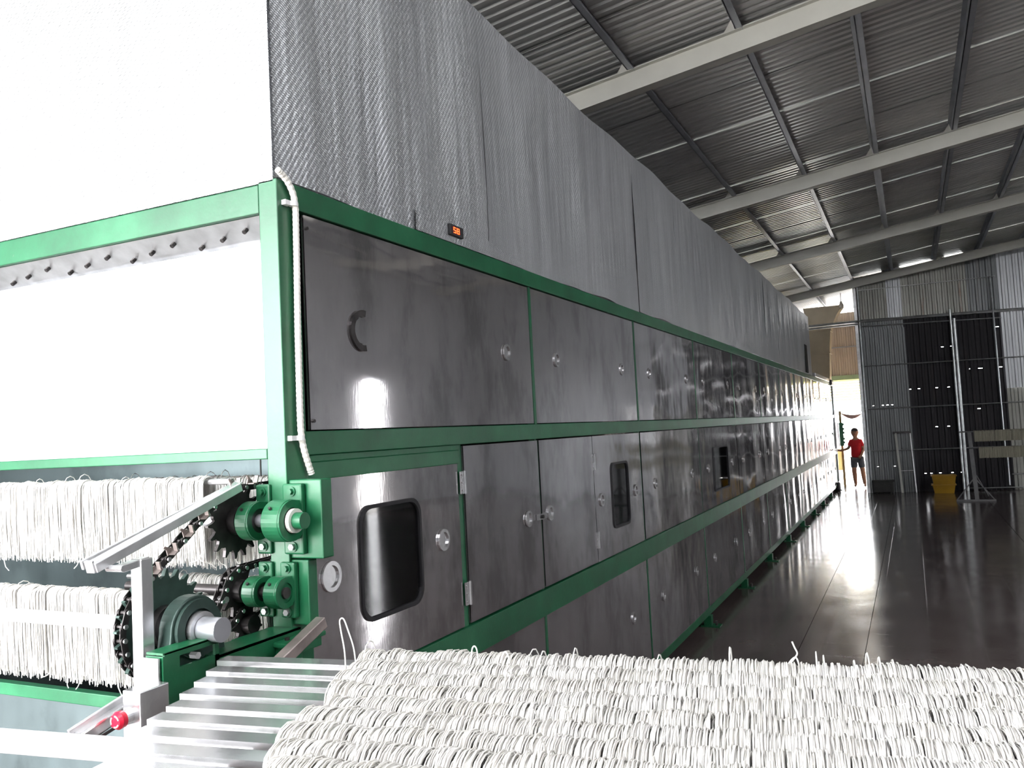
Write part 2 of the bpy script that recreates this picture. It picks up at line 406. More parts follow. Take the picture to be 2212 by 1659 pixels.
# far partition (swung slightly from square), frame of reference along the wall
WK = 0.145
def wp(x, z, off=0.0):
    n = Vector((WK, -1, 0)).normalized()
    return Vector((x, 22.3 + WK*(x+1.08), z)) + n*off
wback = empty('wall_back', (0.5, 22.4, 0), kind='structure')
def wsheet(x0, x1, z0, z1, mat, off=0.0, pitch=0.14, slope=False, leaks=None, name='wall_sheet'):
    a = wp(x0, z0, off); b = wp(x1, z0, off)
    rows = 1; holes = None
    if leaks:
        rows = [0.0]; holes = set()
        for lz in leaks:
            t = (lz-z0)/(z1-z0); rows += [t, t+0.012/(z1-z0)]
        rows.append(1.0)
        n = max(1, round((b-a).length/pitch))
        for li in range(len(leaks)):
            for i in range(n):
                if random.random() < 0.33: holes.add((1+2*li, 4*i+(0 if random.random() < 0.5 else 2)))
    o = corrugated(name, a, b-a, (0, 0, z1-z0), (WK, -1, 0), mat, wback, pitch, 0.02, holes, rows)
    return o
for i in range(5):
    wsheet(-1.06+0.208*i, -1.06+0.208*(i+1)+0.01, 0.0, 3.93+0.01*i, 'wall_grey', 0.045+0.004*(i % 2), 0.104, leaks=(0.62, 2.1, 2.95) if i in (1, 2, 3) else None)
wsheet(-1.06, -0.02, 3.85, 4.20, 'wall_grey', 0.0, 0.104)
for i in range(4):
    x0 = -0.02+0.2575*i; wsheet(x0, x0+0.262, 0.0, 4.2, 'wall_black', 0.0, 0.13, leaks=(0.42, 1.52, 2.45, 3.42))
for i in range(4):
    x0 = 1.01+0.26*i; wsheet(x0, x0+0.30, 0.0, 4.2, 'wall_black', 0.0, 0.13, leaks=(1.9, 2.85, 3.8) if i > 0 else None)
def top_sheet(x0, x1, z0, mat, off, drop=0.0):
    n = 8
    a = wp(x0, z0, off); b = wp(x1, z0, off); L = (b-a).length; ud = (b-a).normalized(); nr = Vector((WK, -1, 0)).normalized()
    nn = max(1, round(L/0.13)); pt = L/nn; vs = []; fs = []; prof = []
    for i in range(nn):
        for fx, d in ((0.0, 0), (0.40, 0), (0.52, 1), (0.88, 1)): prof.append(((i+fx)*pt, d*0.02))
    prof.append((L, 0))
    for u, d in prof:
        p = a + ud*u + nr*d; vs.append(tuple(p)); vs.append((p.x, p.y, zr(p.x)+0.01-(0.035 if any(a_ < p.x < b_x for a_, b_x in ((-1.05, -0.42), (-0.02, 0.70), (0.98, 1.38))) else 0)))
    for i in range(len(prof)-1): fs.append((2*i, 2*i+2, 2*i+3, 2*i+1))
    me = bpy.data.meshes.new('gable_sheet'); me.from_pydata(vs, [], fs); me.update(); return obj_from('gable_sheet', me, mat, wback)
for i, (a, b_, mt) in enumerate(((-1.08, -0.35, 'wall_rust'), (-0.36, -0.02, 'wall_pale'), (-0.03, 0.70, 'wall_rust'), (0.69, 1.40, 'wall_rust'), (1.39, 2.14, 'wall_grey'))):
    top_sheet(a, b_, 4.18, mt, 0.005*(i % 2))
for i in range(8):
    a = 2.05+0.9*i
    top_sheet(a, a+0.91, 2.35 if i == 0 else 0.0, 'wall_pale', 0.05)
    if i == 0: wsheet(2.05, 2.95, 0.0, 2.36, 'wall_rust', 0.03)
MB().bar(wp(-1.07, 0, 0.03), wp(-1.07, 5.1, 0.03), 0.07, 0.05, (0, 1, 0)).build('edge_post', 'steel_dull', wback)
MB().tube([wp(-1.0, 0, 0.09), wp(-1.0, 5.05, 0.09)], 0.022, 10).build('pipe_post', 'galv', wback, True)
for z, a, b_ in ((4.19, -1.05, 6.5), (4.06, -1.0, 2.05), (3.08, -1.05, 6.5), (2.03, -1.05, 6.5), (1.01, -1.05, 6.5), (0.05, 1.1, 6.5), (0.35, 2.0, 6.5)):
    r = 0.035 if z == 4.19 else 0.014
    MB().tube([wp(a, z, 0.08), wp((a+b_)/2, z-0.02, 0.08), wp(b_, z-0.05, 0.08)], r, 8).build('girt', 'galv', wback, True)
MB().tube([(-3.2, 22.25, 4.17), wp(-1.0, 4.19, 0.09)], 0.035, 8).build('girt', 'galv', wback, True)
MB().tube([(-3.2, 22.2, 4.09), wp(-1.0, 4.12, 0.12)], 0.02, 8).build('girt', 'galv', wback, True)
MB().tube([wp(-1.0, 4.95, 0.05), wp(2.0, 5.0, 0.05)], 0.010, 6).build('girt', 'galv', wback, True)
for dx in (0.0, 0.075):
    MB().tube([wp(0.98+dx, 0, 0.13), wp(0.98+dx, 4.30-dx*3, 0.13)], 0.028 if dx == 0 else 0.036, 12).build('pipe_post', 'galv', wback, True)
MB().tube([wp(1.90, 1.0, 0.10), wp(1.88, 5.0, 0.10)], 0.017, 8).build('pipe_post', 'galv', wback, True)
MB().tube([wp(1.93, 0.1, 0.10), wp(1.93, 0.85, 0.10)], 0.017, 8).build('pipe_post', 'galv', wback, True)

# outer rear wall of the annex with a half raised roller shutter
wrear = empty('wall_rear', (-1.5, YE, 0), kind='structure')
for i in range(6):
    x0 = -5.3+i*0.9
    if x0 > 0.1: continue
    corrugated('wall_sheet', (x0, YE, 3.06), (0.91, 0, 0), (0, 0, 4.93-3.06+0.0*i), (0, -1, 0), 'wall_beige', wrear, 0.13, 0.02)
corrugated('wall_sheet', (-8, YE, 0), (4.1, 0, 0), (0, 0, 4.4), (0, -1, 0), 'wall_beige', wrear, 0.13, 0.02)
MB().box((-5.3, YE-0.05, 3.9), (0.1, YE-0.02, 3.93)).build('girt', 'purlin', wrear)
MB().box((-5.3, YE-0.05, 4.5), (0.1, YE-0.02, 4.53)).build('girt', 'purlin', wrear)
MB().box((-4.0, YE-0.12, 2.95), (0.1, YE+0.05, 3.08)).build('lintel', 'lintel', wrear)
for i in range(4):
    corrugated('wall_sheet', (-0.95, 22.5+i*1.0, 0), (0, 1.01, 0), (0, 0, 5.3), (-1, 0, 0), 'wall_beige', wrear, 0.13, 0.02)  # unseen annex side wall, added to cut the daylight glare
shut = empty('door_1', (-2, YE, 2.1), kind='structure')
for i in range(8):
    z = 2.33+i*0.08
    MB().prism([(YE-0.02, z), (YE-0.035, z+0.035), (YE-0.02, z+0.066), (YE-0.008, z+0.066), (YE-0.008, z)], 'x', -3.9, 0.0).build('shutter_slat', 'shutter', shut)
# outer left, right and front walls
wl = empty('wall_left', (XL, 8, 0), kind='structure')
for i in range(12):
    corrugated('wall_sheet', (XL, YF+i*2.5, 0), (0, 2.51, 0), (0, 0, zr(XL)+0.1), (1, 0, 0), 'wall_grey', wl, 0.2, 0.03)
wr = empty('wall_right', (XR, 8, 0), kind='structure')
def rsheet(y0, y1, z0, z1, mt): corrugated('wall_sheet', (XR, y0, z0), (0, y1-y0, 0), (0, 0, z1-z0), (-1, 0, 0), mt, wr, 0.2, 0.03)
for (a, b_) in ((-3, 0.2), (0.2, 3.4), (3.4, 6.6), (6.6, 9.8), (9.8, 13.0), (13.0, 17.85), (18.3, 20.5), (20.5, 24), (24, 26.6)):
    rsheet(a, b_, 0, 6.08 if b_ < 10 else 6.8, 'wall_pale')  # near sheets stop low, leaving the added gap that lights the machine side
rsheet(17.85, 18.3, 3.3, 6.8, 'wall_pale')
wf = empty('wall_front', (3, YF, 0), kind='structure')
for i in range(8):
    x0 = -1.60+i*1.34
    corrugated('wall_sheet', (x0, YF, 0), (1.35, 0, 0), (0, 0, zr(x0)+0.15), (0, 1, 0), 'wall_pale', wf, 0.2, 0.03)
MB().box((-1.72, YF-0.1, 0), (-1.57, YF+0.1, 5.2)).build('opening_post', 'rafter', wf)

# ================================================================== DRYING MACHINE
XS, Y0, Y1 = -1.84, 2.14, 23.65
XI = -4.9
mach = empty('drying_machine', (-3.2, Y0, 0), 'long stainless steel noodle drying machine with green painted frame and silver foil clad hood', 'machine')
def gbox(a, b, name='frame_rail', mat='green', bevel=0.003): return MB().box(a, b).build(name, mat, mach, bevel=bevel)
# horizontal bands on the side
gbox((XS-0.05, Y0+0.1, 2.69), (XS+0.012, Y1, 2.775)); gbox((XS-0.05, Y0+0.1, 1.86), (XS+0.012, Y1, 1.94))
gbox((XS-0.05, Y0+0.1, 1.835), (XS+0.004, 3.30, 1.86)); gbox((XS-0.05, Y0, 0.92), (XS+0.012, Y1, 1.055)); gbox((XS-0.06, Y0, 0.10), (XS+0.0, Y1, 0.17))
gbox((XS-0.05, Y0+0.1, 1.775), (XS+0.002, 3.30, 1.836))
# corner posts
gbox((XS-0.065, Y0, 0.0), (XS+0.012, Y0+0.105, 2.775), 'frame_post'); gbox((XS-0.06, Y1-0.1, 0), (XS+0.02, Y1, 2.775), 'frame_post', 'steel_dull')
gbox((XI, Y0, 0.0), (XI+0.07, Y0+0.1, 2.775), 'frame_post')
# vertical seam posts
SE = [2.27] + [4.17+1.905*i for i in range(11)]
for s_ in SE[1:]:
    gbox((XS-0.04, s_-0.012, 0.17), (XS+0.003, s_+0.012, 0.92), 'seam_post', bevel=0); gbox((XS-0.04, s_-0.014, 1.94), (XS+0.003, s_+0.014, 2.69), 'seam_post', bevel=0)
    gbox((XS-0.04, s_-0.014, 1.055), (XS-0.006, s_+0.014, 1.86), 'seam_post', bevel=0)
gbox((XS-0.04, 3.285, 1.055), (XS-0.004, 3.33, 1.86), 'seam_post', bevel=0)
# end beams
gbox((XI, Y0, 2.67), (XS-0.066, Y0+0.06, 2.765), 'end_beam'); gbox((XI, Y0, 1.855), (XS-0.066, Y0+0.03, 1.89), 'end_beam')
MB().box((XS-0.10, Y0+0.002, 1.80), (XS-0.096, Y0+0.006, 1.856)).build('hanging_pin', 'dark', mach)
# body shell: roof of the body, end panels, inner walls
MB().box((XI, Y0+0.06, 2.70), (XS-0.05, Y1, 2.74)).build('body_top', 'steel_side', mach)
# upper end panel (blown out by daylight in the photo) with a folded lip and bolts
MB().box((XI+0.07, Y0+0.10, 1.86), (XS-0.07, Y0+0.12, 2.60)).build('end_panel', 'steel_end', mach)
MB().prism([(Y0+0.02, 2.668), (Y0+0.12, 2.60), (Y0+0.115, 2.565), (Y0+0.125, 2.565), (Y0+0.13, 2.605), (Y0+0.03, 2.676)], 'x', XI+0.07, XS-0.07).build('end_panel_lip', 'steel_dull', mach)
for i in range(14):
    x = XS-0.17-i*0.115*(1 if i % 3 else 0.98)
    t = 0.35+0.3*((i*7) % 3)/2
    MB().tube([(x, Y0+0.02+0.1*t, 2.665-0.068*t), (x, Y0+0.006+0.1*t, 2.652-0.068*t)], 0.008, 8).build('lip_bolt', 'castiron', mach)
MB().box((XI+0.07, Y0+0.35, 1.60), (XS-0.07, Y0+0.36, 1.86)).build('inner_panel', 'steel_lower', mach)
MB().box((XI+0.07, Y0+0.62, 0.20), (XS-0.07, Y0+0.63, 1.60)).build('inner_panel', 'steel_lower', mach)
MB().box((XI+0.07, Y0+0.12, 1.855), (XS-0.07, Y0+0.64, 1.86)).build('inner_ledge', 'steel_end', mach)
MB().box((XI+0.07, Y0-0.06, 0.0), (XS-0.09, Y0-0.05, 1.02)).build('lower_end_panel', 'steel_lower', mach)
gbox((XI+0.07, Y0-0.08, 1.02), (XS-0.10, Y0-0.045, 1.065), 'end_beam')
# far wall and back of the body keep the inside dark
MB().box((XI, Y0, 0), (XI+0.02, Y1, 2.7)).build('back_panel', 'steel_side', mach)
MB().box((XI, Y1-0.02, 0), (XS, Y1, 2.7)).build('far_end_panel', 'steel_side', mach)
# inner conveyor belts seen through the windows
for z in (1.33, 1.52):
    MB().box((XS-0.30, Y0+0.8, z), (XS-0.27, Y1-0.5, z+0.05)).build('inner_noodle_belt', 'white', mach)
    MB().box((XS-0.272, Y0+0.8, z+0.048), (XS-0.262, Y1-0.5, z+0.054)).build('inner_belt_edge', 'green', mach)

def rrect(y0, z0, y1, z1, r, n=6):
    out = []
    for cy, cz, a0 in ((y1-r, z1-r, 0), (y0+r, z1-r, PI/2), (y0+r, z0+r, PI), (y1-r, z0+r, 1.5*PI)):
        for k in range(n+1):
            a = a0+PI/2*k/n; out.append((cy+r*math.cos(a), cz+r*math.sin(a)))
    return out
def panel(name, y0, z0, y1, z1, t=0.012, x=XS, hole=None, bow=0.004, parent=mach, mat='steel_side', fr_=1.0):
    """thin sheet on the side face, slightly bowed; hole = rounded outline cut through"""
    mb = MB()
    if hole is None:
        nu, nv = int(10*max(1, fr_)), 6; vs = []
        ph = random.uniform(0, 6)
        for j in range(nv+1):
            for i in range(nu+1):
                u, v = i/nu, j/nv
                e = min(1, 6*min(u, 1-u))*min(1, 6*min(v, 1-v))
                d = bow*e*(math.sin(u*5*fr_+ph)*0.6/fr_**0.5+math.sin(v*4+u*3*fr_+ph*2)*0.6/fr_**0.5)
                vs.append((x+d, y0+(y1-y0)*u, z0+(z1-z0)*v))
        fs = [(j*(nu+1)+i, j*(nu+1)+i+1, (j+1)*(nu+1)+i+1, (j+1)*(nu+1)+i) for j in range(nv) for i in range(nu)]
        mb.add(vs, fs)
        mb.box((x-t, y0, z0), (x-0.006, y1, z1))
        o = mb.build(name, mat, parent)
        o.data.polygons.foreach_set('use_smooth', [True]*(nu*nv)+[False]*6)
    else:
        n = len(hole); q = n//4
        out = []
        cy = sum(p[0] for p in hole)/n; cz = sum(p[1] for p in hole)/n
        for (hy, hz) in hole:      # project each hole point on the sheet border
            dy, dz = hy-cy, hz-cz
            ty = ((y1 if dy > 0 else y0)-cy)/dy if abs(dy) > 1e-6 else 1e9
            tz = ((z1 if dz > 0 else z0)-cz)/dz if abs(dz) > 1e-6 else 1e9
            t_ = min(ty, tz); out.append((cy+dy*t_, cz+dz*t_))
        for (c_y, c_z) in ((y0, z0), (y0, z1), (y1, z0), (y1, z1)):   # snap nearest to the corners
            k = min(range(n), key=lambda i: (out[i][0]-c_y)**2+(out[i][1]-c_z)**2); out[k] = (c_y, c_z)
        vs = [(x, a, b) for a, b in out] + [(x, a, b) for a, b in hole] + [(x-t, a, b) for a, b in out] + [(x-t, a, b) for a, b in hole]
        fs = []
        for i in range(n):
            j = (i+1) % n
            fs += [(i, j, n+j, n+i), (2*n+i, 3*n+i, 3*n+j, 2*n+j), (n+i, n+j, 3*n+j, 3*n+i), (i, 2*n+i, 2*n+j, j)]
        mb.add(vs, fs); o = mb.build(name, mat, parent)
    return o
cup_me = MB().ring((0, 0, 0), 0.030, 0.042, 'x', 0.008, 20)
cup_me.add([(0.001, 0.030*math.cos(2*PI*k/20), 0.030*math.sin(2*PI*k/20)) for k in range(20)], [tuple(range(20))])
cup_me = cup_me.mesh('pull_cup'); cup_me.materials.append(M['steel_bright'])
def cup(y, z, parent=mach, x=XS, s=1.0):
    o = bpy.data.objects.new('pull_cup', cup_me); COL.objects.link(o); o.location = (x+0.001, y, z); o.scale = (1, s, s); adopt(o, parent); return o
hg = MB()
hg.box((0.0, -0.028, -0.05), (0.006, 0.028, 0.05)); hg.tube([(0.008, 0.008, -0.052), (0.008, 0.008, 0.052)], 0.007, 8)
for sy in (-0.018, 0.022):
    for sz in (-0.035, 0.0, 0.035): hg.tube([(0.006, sy, sz), (0.009, sy, sz)], 0.004, 6)
hg = hg.mesh('hinge'); hg.materials.append(M['steel_bright'])
def hinge(y, z, parent):
    o = bpy.data.objects.new('hinge', hg); COL.objects.link(o); o.location = (XS+0.006, y, z); adopt(o, parent); return o
def window_in(par, y0, z0, y1, z1, r=0.07):
    ol = rrect(y0, z0, y1, z1, r)
    mb = MB(); n = len(ol); cy = (y0+y1)/2; cz = (z0+z1)/2
    inn = [(cy+(a-cy)*(1-0.028/(y1-y0)), cz+(b-cz)*(1-0.028/(z1-z0))) for a, b in ol]
    vs = [(XS+0.007, a, b) for a, b in ol]+[(XS+0.007, a, b) for a, b in inn]+[(XS-0.016, a, b) for a, b in ol]+[(XS-0.016, a, b) for a, b in inn]
    fs = []
    for i in range(n):
        j = (i+1) % n; fs += [(i, j, n+j, n+i), (2*n+i, 3*n+i, 3*n+j, 2*n+j), (n+i, n+j, 3*n+j, 3*n+i), (i, 2*n+i, 2*n+j, j)]
    mb.add(vs, fs); mb.build('window_gasket', 'rubber', par)
    MB().prism(inn, 'x', XS-0.006, XS-0.003).build('window_pane', 'glass', par)

# upper row of fixed panels
for i in range(11):
    a, b_ = SE[i]+0.016, SE[i+1]-0.016
    p = panel('upper_panel', a, 1.945, b_, 2.685, mat='steel_near' if i == 0 else 'steel_side', bow=0.0018 if i == 0 else 0.004+0.0012*i, fr_=1+0.35*i)
    if i == 0:
        cup(3.85, 2.31, p)
        mb = MB().ring((XS+0.001, 2.60, 2.31), 0.055, 0.078, 'x', 0.010, 20, PI*1.15, PI*0.42); q = mb.build('grab_ring', 'castiron', p)
        MB().ring((XS+0.001, 2.60, 2.31), 0.0, 0.05, 'x', 0.004, 16).build('port_plate', 'steel_side', p)
        for (yy, zz) in ((2.30, 1.975), (2.30, 2.64)):
            MB().tube([(XS, yy, zz), (XS+0.006, yy, zz)], 0.006, 8).build('rivet', 'castiron', p)
    else:
        cup(a+0.33, 2.31, p); cup(b_-0.33, 2.31, p)
# middle row of doors
p = panel('access_panel', 2.25, 1.06, 3.285, 1.835 if False else 1.78, hole=rrect(2.53, 1.235, 2.955, 1.66, 0.07), mat='steel_near'); window_in(p, 2.53, 1.235, 2.955, 1.66)
cup(2.36, 1.44, p, s=1.25); cup(3.13, 1.46, p, s=1.1)
def door(y0, y1, hinge_y, cup_y, win=None, x=XS+0.006):
    d = panel('door', y0, 1.065, y1, 1.852, x=x, t=0.014, hole=rrect(*win, 0.05) if win else None, bow=0.003)
    for z in (1.69, 1.20): hinge(hinge_y, z, d)
    if cup_y: cup(cup_y, 1.45, d, x=x)
    if win: window_in(d, *win, r=0.05)
    return d
d1 = door(3.335, 4.165, 3.318, 4.00); d2 = door(4.185, 5.02, 5.03, 4.29)
MB().box((XS+0.008, 4.10, 1.43), (XS+0.02, 4.22, 1.46)).build('door_latch', 'steel_bright', d1)
MB().tube([(XS+0.02, 4.15, 1.445), (XS+0.03, 4.15, 1.445)], 0.010, 10).build('latch_knob', 'dark', d1)
p = panel('access_panel', 5.045, 1.06, 6.06, 1.852, hole=rrect(5.37, 1.225, 5.74, 1.665, 0.05)); window_in(p, 5.37, 1.225, 5.74, 1.665, 0.05)
cup(5.16, 1.44, p); cup(5.90, 1.44, p)
for i in range(2, 11):
    a, b_ = SE[i]+0.016, SE[i+1]-0.016
    if i == 3:
        p = panel('access_panel', a, 1.06, b_, 1.852, hole=rrect(a+0.55, 1.20, b_-0.55, 1.65, 0.05)); window_in(p, a+0.55, 1.20, b_-0.55, 1.65, 0.05)
    else: p = panel('access_panel', a, 1.06, b_, 1.852, bow=0.004+0.0012*i, fr_=1+0.35*i)
    cup(a+0.33, 1.45, p); cup(b_-0.33, 1.45, p)
# lower row
for i in range(11):
    a, b_ = SE[i]+0.014, SE[i+1]-0.014
    p = panel('lower_panel', a if i else 2.15, 0.175, b_, 0.915, bow=0.004+0.0012*i, fr_=1+0.35*i); cup(b_-0.38, 0.575, p)
    if i: cup(a+0.38, 0.575, p)
for s_ in SE:
    mb = MB().box((XS-0.05, s_-0.04, 0.0), (XS+0.02, s_+0.04, 0.10)); mb.box((XS-0.08, s_-0.06, 0.0), (XS+0.10, s_+0.06, 0.012))
    mb.build('foot', 'green', mach)
    MB().tube([(XS+0.06, s_, 0.0), (XS+0.06, s_, 0.05)], 0.012, 8).build('foot_bolt', 'castiron', mach)

# foil hood: overlapping gently sagging strips
ZH0, ZH1 = 2.778, 4.02
yy = Y0; k = 0
while yy < 18.70:
    w = 1.28 if k else 1.55
    w = min(w, 18.74-yy)
    nu, nv = 26, 14; vs = []; ph = random.uniform(0, 6)
    for j in range(nv+1):
        for i in range(nu+1):
            u, v = i/nu, j/nv; Y = yy+w*u; Z = ZH0+(ZH1-ZH0)*v
            d = 0.006*math.sin(Y*9+0.8*math.sin(v*4+ph))*math.sin(PI*v)**0.5 + 0.004*math.sin(Y*23+ph+v*2)*math.sin(PI*v)
            d += 0.007*max(0, math.sin(Y*4.3+ph))**3*(1-v)
            z = Z + (0.012*math.sin(Y*2.1)+0.008*math.sin(Y*5.7) if j == nv else 0) + (0.007*math.sin(Y*3.9)+0.005*math.sin(Y*8.3) if j == 0 else 0)
            vs.append((XS+0.006+d*0.9, Y, z))
    fs = [(j*(nu+1)+i, j*(nu+1)+i+1, (j+1)*(nu+1)+i+1, (j+1)*(nu+1)+i) for j in range(nv) for i in range(nu)]
    mb = MB().add(vs, fs); o = mb.build('hood_sheet', 'foil', mach); o.data.shade_smooth()
    yy += w; k += 1
# crumpled lap along the foot of the hood
pts = [(3.0, 2.86), (3.35, 2.90), (3.62, 2.86), (3.85, 2.82), (4.1, 2.80)]
vs = []
for (a, z) in pts: vs += [(XS+0.018, a, z), (XS+0.016, a, 2.775)]
MB().add(vs, [(2*i, 2*i+1, 2*i+3, 2*i+2) for i in range(len(pts)-1)]).build('foil_lap', 'foil', mach)
mb = MB()
mb.box((XI, Y0, ZH0-0.01), (XS-0.002, Y0+0.02, ZH1)); mb.build('hood_end_sheet', 'foil', mach)
mb = MB(); mb.box((XI, Y0, ZH1-0.02), (XS-0.01, 18.74, ZH1)); mb.build('hood_top', 'foil', mach)
mb = MB(); mb.box((XI, 18.72, ZH0-0.03), (XS-0.004, 18.74, ZH1)); mb.build('hood_end_sheet', 'foil', mach)
MB().box((XS+0.0, 17.55, 2.80), (XS+0.022, 17.95, 3.36)).build('hood_vent_slot', 'dark', mach)
# temperature read-out
mb = MB().box((XS+0.004, 3.27, 2.805), (XS+0.03, 3.395, 2.855)); disp = mb.build('display', 'rubber', mach, bevel=0.003)
def seg7(y, z, w, h, segs):
    t = 0.0035; mb = MB(); x0, x1 = XS+0.030, XS+0.0315
    S = {'a': (y, z+h-t, y+w, z+h), 'g': (y, z+h/2-t/2, y+w, z+h/2+t/2), 'd': (y, z, y+w, z+t), 'f': (y, z+h/2, y+t, z+h), 'b': (y+w-t, z+h/2, y+w, z+h), 'e': (y, z, y+t, z+h/2), 'c': (y+w-t, z, y+w, z+h/2)}
    for s in segs: a = S[s]; mb.box((x0, a[0], a[1]), (x1, a[2], a[3]))
    return mb
for i, sg in enumerate(('adefg' if False else 'afgcd', 'abcdefg')):
    seg7(3.30+i*0.032, 2.817, 0.022, 0.026, sg).build('display_digit', 'led', disp)
# service box on top past the hood, far gear housing
MB().box((XS-0.6, 19.2, 2.775), (XS+0.03, 22.6, 2.86)).build('top_cover_plate', 'steel_dull', mach, bevel=0.01)
MB().box((XS-0.25, 22.9, 2.70), (XS+0.06, 23.5, 2.84)).build('top_cover_plate', 'castiron', mach, bevel=0.02)
MB().box((XS-0.02, 23.0, 0.0), (XS+0.08, 23.6, 0.22)).build('far_gear_housing', 'castiron', mach, bevel=0.04)

# conduit
cond = empty('cable_conduit', (XS+0.03, Y0+0.12, 1.7), 'white ribbed flexible cable conduit running down the near green corner post', 'conduit')
CP = [(592, 360), (606, 372), (620, 388), (632, 410), (638, 436), (639, 470), (641, 560), (643, 700), (647, 860), (650, 940), (657, 975), (668, 1008), (676, 1034)]
pts = [on_x(a, b, XS+0.03) for a, b in CP]
fine = []
for i in range(len(pts)-1):
    p_, q_ = pts[i], pts[i+1]; n = max(2, int((q_-p_).length/0.008))
    for k in range(n): fine.append(p_.lerp(q_, k/n))
fine.append(pts[-1])
sm = [sum(fine[max(0, i-4):i+5], Vector())/len(fine[max(0, i-4):i+5]) for i in range(len(fine))]
MB().tube(sm, [0.0115 if i % 2 else 0.0100 for i in range(len(sm))], 10).build('ribbed_tube', 'glow_white', cond, False)
for (a, b) in ((632, 440), (646, 946)):
    c = on_x(a, b, XS+0.03)
    mb = MB().box((XS+0.012, c.y-0.035, c.z-0.008), (XS+0.03, c.y-0.006, c.z+0.008)); mb.ring((c.x, c.y+0.004, c.z-0.008), 0.011, 0.015, 'z', 0.016, 14); mb.build('clip', 'white', cond)

# ---------------------------------------------------- bearings, sprockets and chains at the mouth of the machine
PX_ = -2.0     # plane of the near chain
def sprocket(name, c, r, teeth, t, parent, mat='sprocket', bore=0.02, x=PX_, hub=0.04):
    ol = []
    for k in range(teeth):
        a = 2*PI*k/teeth; s = 2*PI/teeth
        for f_, rr in ((0.0, r-0.006), (0.22, r-0.012), (0.40, r-0.004), (0.55, r+0.016), (0.68, r+0.016), (0.84, r-0.004)):
            ol.append((c[0]+rr*math.cos(a+s*f_), c[1]+rr*math.sin(a+s*f_)))
    mb = MB().prism(ol, 'x', x-t/2, x+t/2)
    o = mb.build(name, mat, parent)
    MB().tube([(x+t/2, c[0], c[1]), (x+t/2+0.03, c[0], c[1])], hub, 20).build('hub', 'castiron', o, True)
    return o
def bearing(c, x0, x1, r, parent, ymount, hflange, mat='green', cap=True, fw_=0.07):
    """block with round housing on a vertical flange: housing axis along X"""
    y, z = c
    par = empty('pillow_block', ((x0+x1)/2, y, z), parent=parent)
    ol = []
    for k in range(17):
        a = PI/2+PI*k/16; ol.append((y+r*math.cos(a), z+r*math.sin(a)))
    ol += [(ymount-0.01, z-r*0.9), (ymount-0.01, z+r*0.9)]
    # housing as ring with dark seal recess
    mb = MB().prism(ol, 'x', x0, x1-0.004); mb.build('housing', mat, par, bevel=0.003)
    MB().ring((x1-0.006, y, z), r*0.62, r*0.97, 'x', 0.008, 28).build('housing_face', mat, par)
    MB().ring((x1-0.006, y, z), 0.0, r*0.62, 'x', 0.003, 24).build('seal', 'castiron' if cap else mat, par)
    MB().box((x0-0.004, ymount-0.022, z-hflange), (x1+0.004, ymount, z+hflange)).build('flange', mat, par, bevel=0.006)
    MB().tube([(x0+(x1-x0)*0.45, y-r*0.80, z+r*0.62), (x0+(x1-x0)*0.45, y-r*0.88, z+r*0.70)], 0.005, 8).build('grease_nipple', 'castiron', par)
    for s in (-1, 1):
        q = (x0+x1)/2
        MB().ring((q, ymount-0.026, z+s*hflange*0.78), 0.0, 0.016, 'y', 0.004, 16).build('washer', mat, par)
        ol = [(q+0.0105*math.cos(a*PI/3), z+s*hflange*0.78+0.0105*math.sin(a*PI/3)) for a in range(6)]
        MB().prism(ol, 'y', ymount-0.036, ymount-0.024).build('bolt', mat if s > 0 else 'steel_dull', par)
    return par
plate1 = MB().box((-1.885, 2.150, 1.535), (-1.700, 2.205, 1.785)).build('bearing_plate', 'green', mach, bevel=0.004)
plate2 = MB().box((-1.890, 2.150, 1.325), (-1.762, 2.195, 1.53)).build('bearing_plate', 'green', mach, bevel=0.004)
bc1 = (2.085, 1.662); bc2 = (2.09, 1.437)
bearing(bc1, -1.945, -1.895, 0.062, mach, 2.150, 0.112); bearing(bc1, -1.835, -1.765, 0.066, mach, 2.150, 0.112)
bearing(bc2, -1.945, -1.895, 0.048, mach, 2.150, 0.088); bearing(bc2, -1.855, -1.805, 0.050, mach, 2.150, 0.088, cap=False)
mb = MB().tube([(-2.12, *bc1), (-1.735, *bc1)], 0.021, 20); shaft1 = mb.build('drive_shaft', 'shaft', mach, True)
MB().ring((-1.762, *bc1), 0.021, 0.038, 'x', 0.014, 24).build('lock_collar', 'glow_white', mach)
MB().tube([(-1.748, *bc1), (-1.715, *bc1)], 0.026, 24).build('shaft_end', 'green', mach, True)
MB().tube([(-2.5, *bc2), (-1.80, *bc2)], 0.018, 16).build('drive_shaft', 'castiron', mach, True)
s1 = sprocket('sprocket', bc1, 0.105, 17, 0.012, mach, 'castiron', hub=0.045); s3 = sprocket('sprocket', bc2, 0.066, 11, 0.012, mach, 'castiron', hub=0.036)
bc4 = (2.12, 1.325); s4 = sprocket('sprocket', bc4, 0.055, 9, 0.012, mach, 'castiron', hub=0.03)
# ledge plate below the bearings, with bolts
mb = MB().box((-1.97, 2.02, 1.285), (-1.74, 2.20, 1.30)); mb.box((-1.95, 2.03, 1.255), (-1.75, 2.19, 1.285)); mb.build('bearing_ledge', 'green', mach, bevel=0.004)
for q in (-1.93, -1.86, -1.78): MB().tube([(q, 2.06, 1.30), (q, 2.06, 1.308)], 0.008, 6).build('ledge_bolt', 'castiron', mach)
MB().tube([(-1.90, 2.06, 1.255), (-1.90, 2.06, 1.235)], 0.010, 6).build('ledge_bolt', 'green', mach)
MB().box((-1.90, 2.0, 0.0), (-1.78, 2.13, 1.255)).build('lower_leg_box', 'green', mach, bevel=0.004)

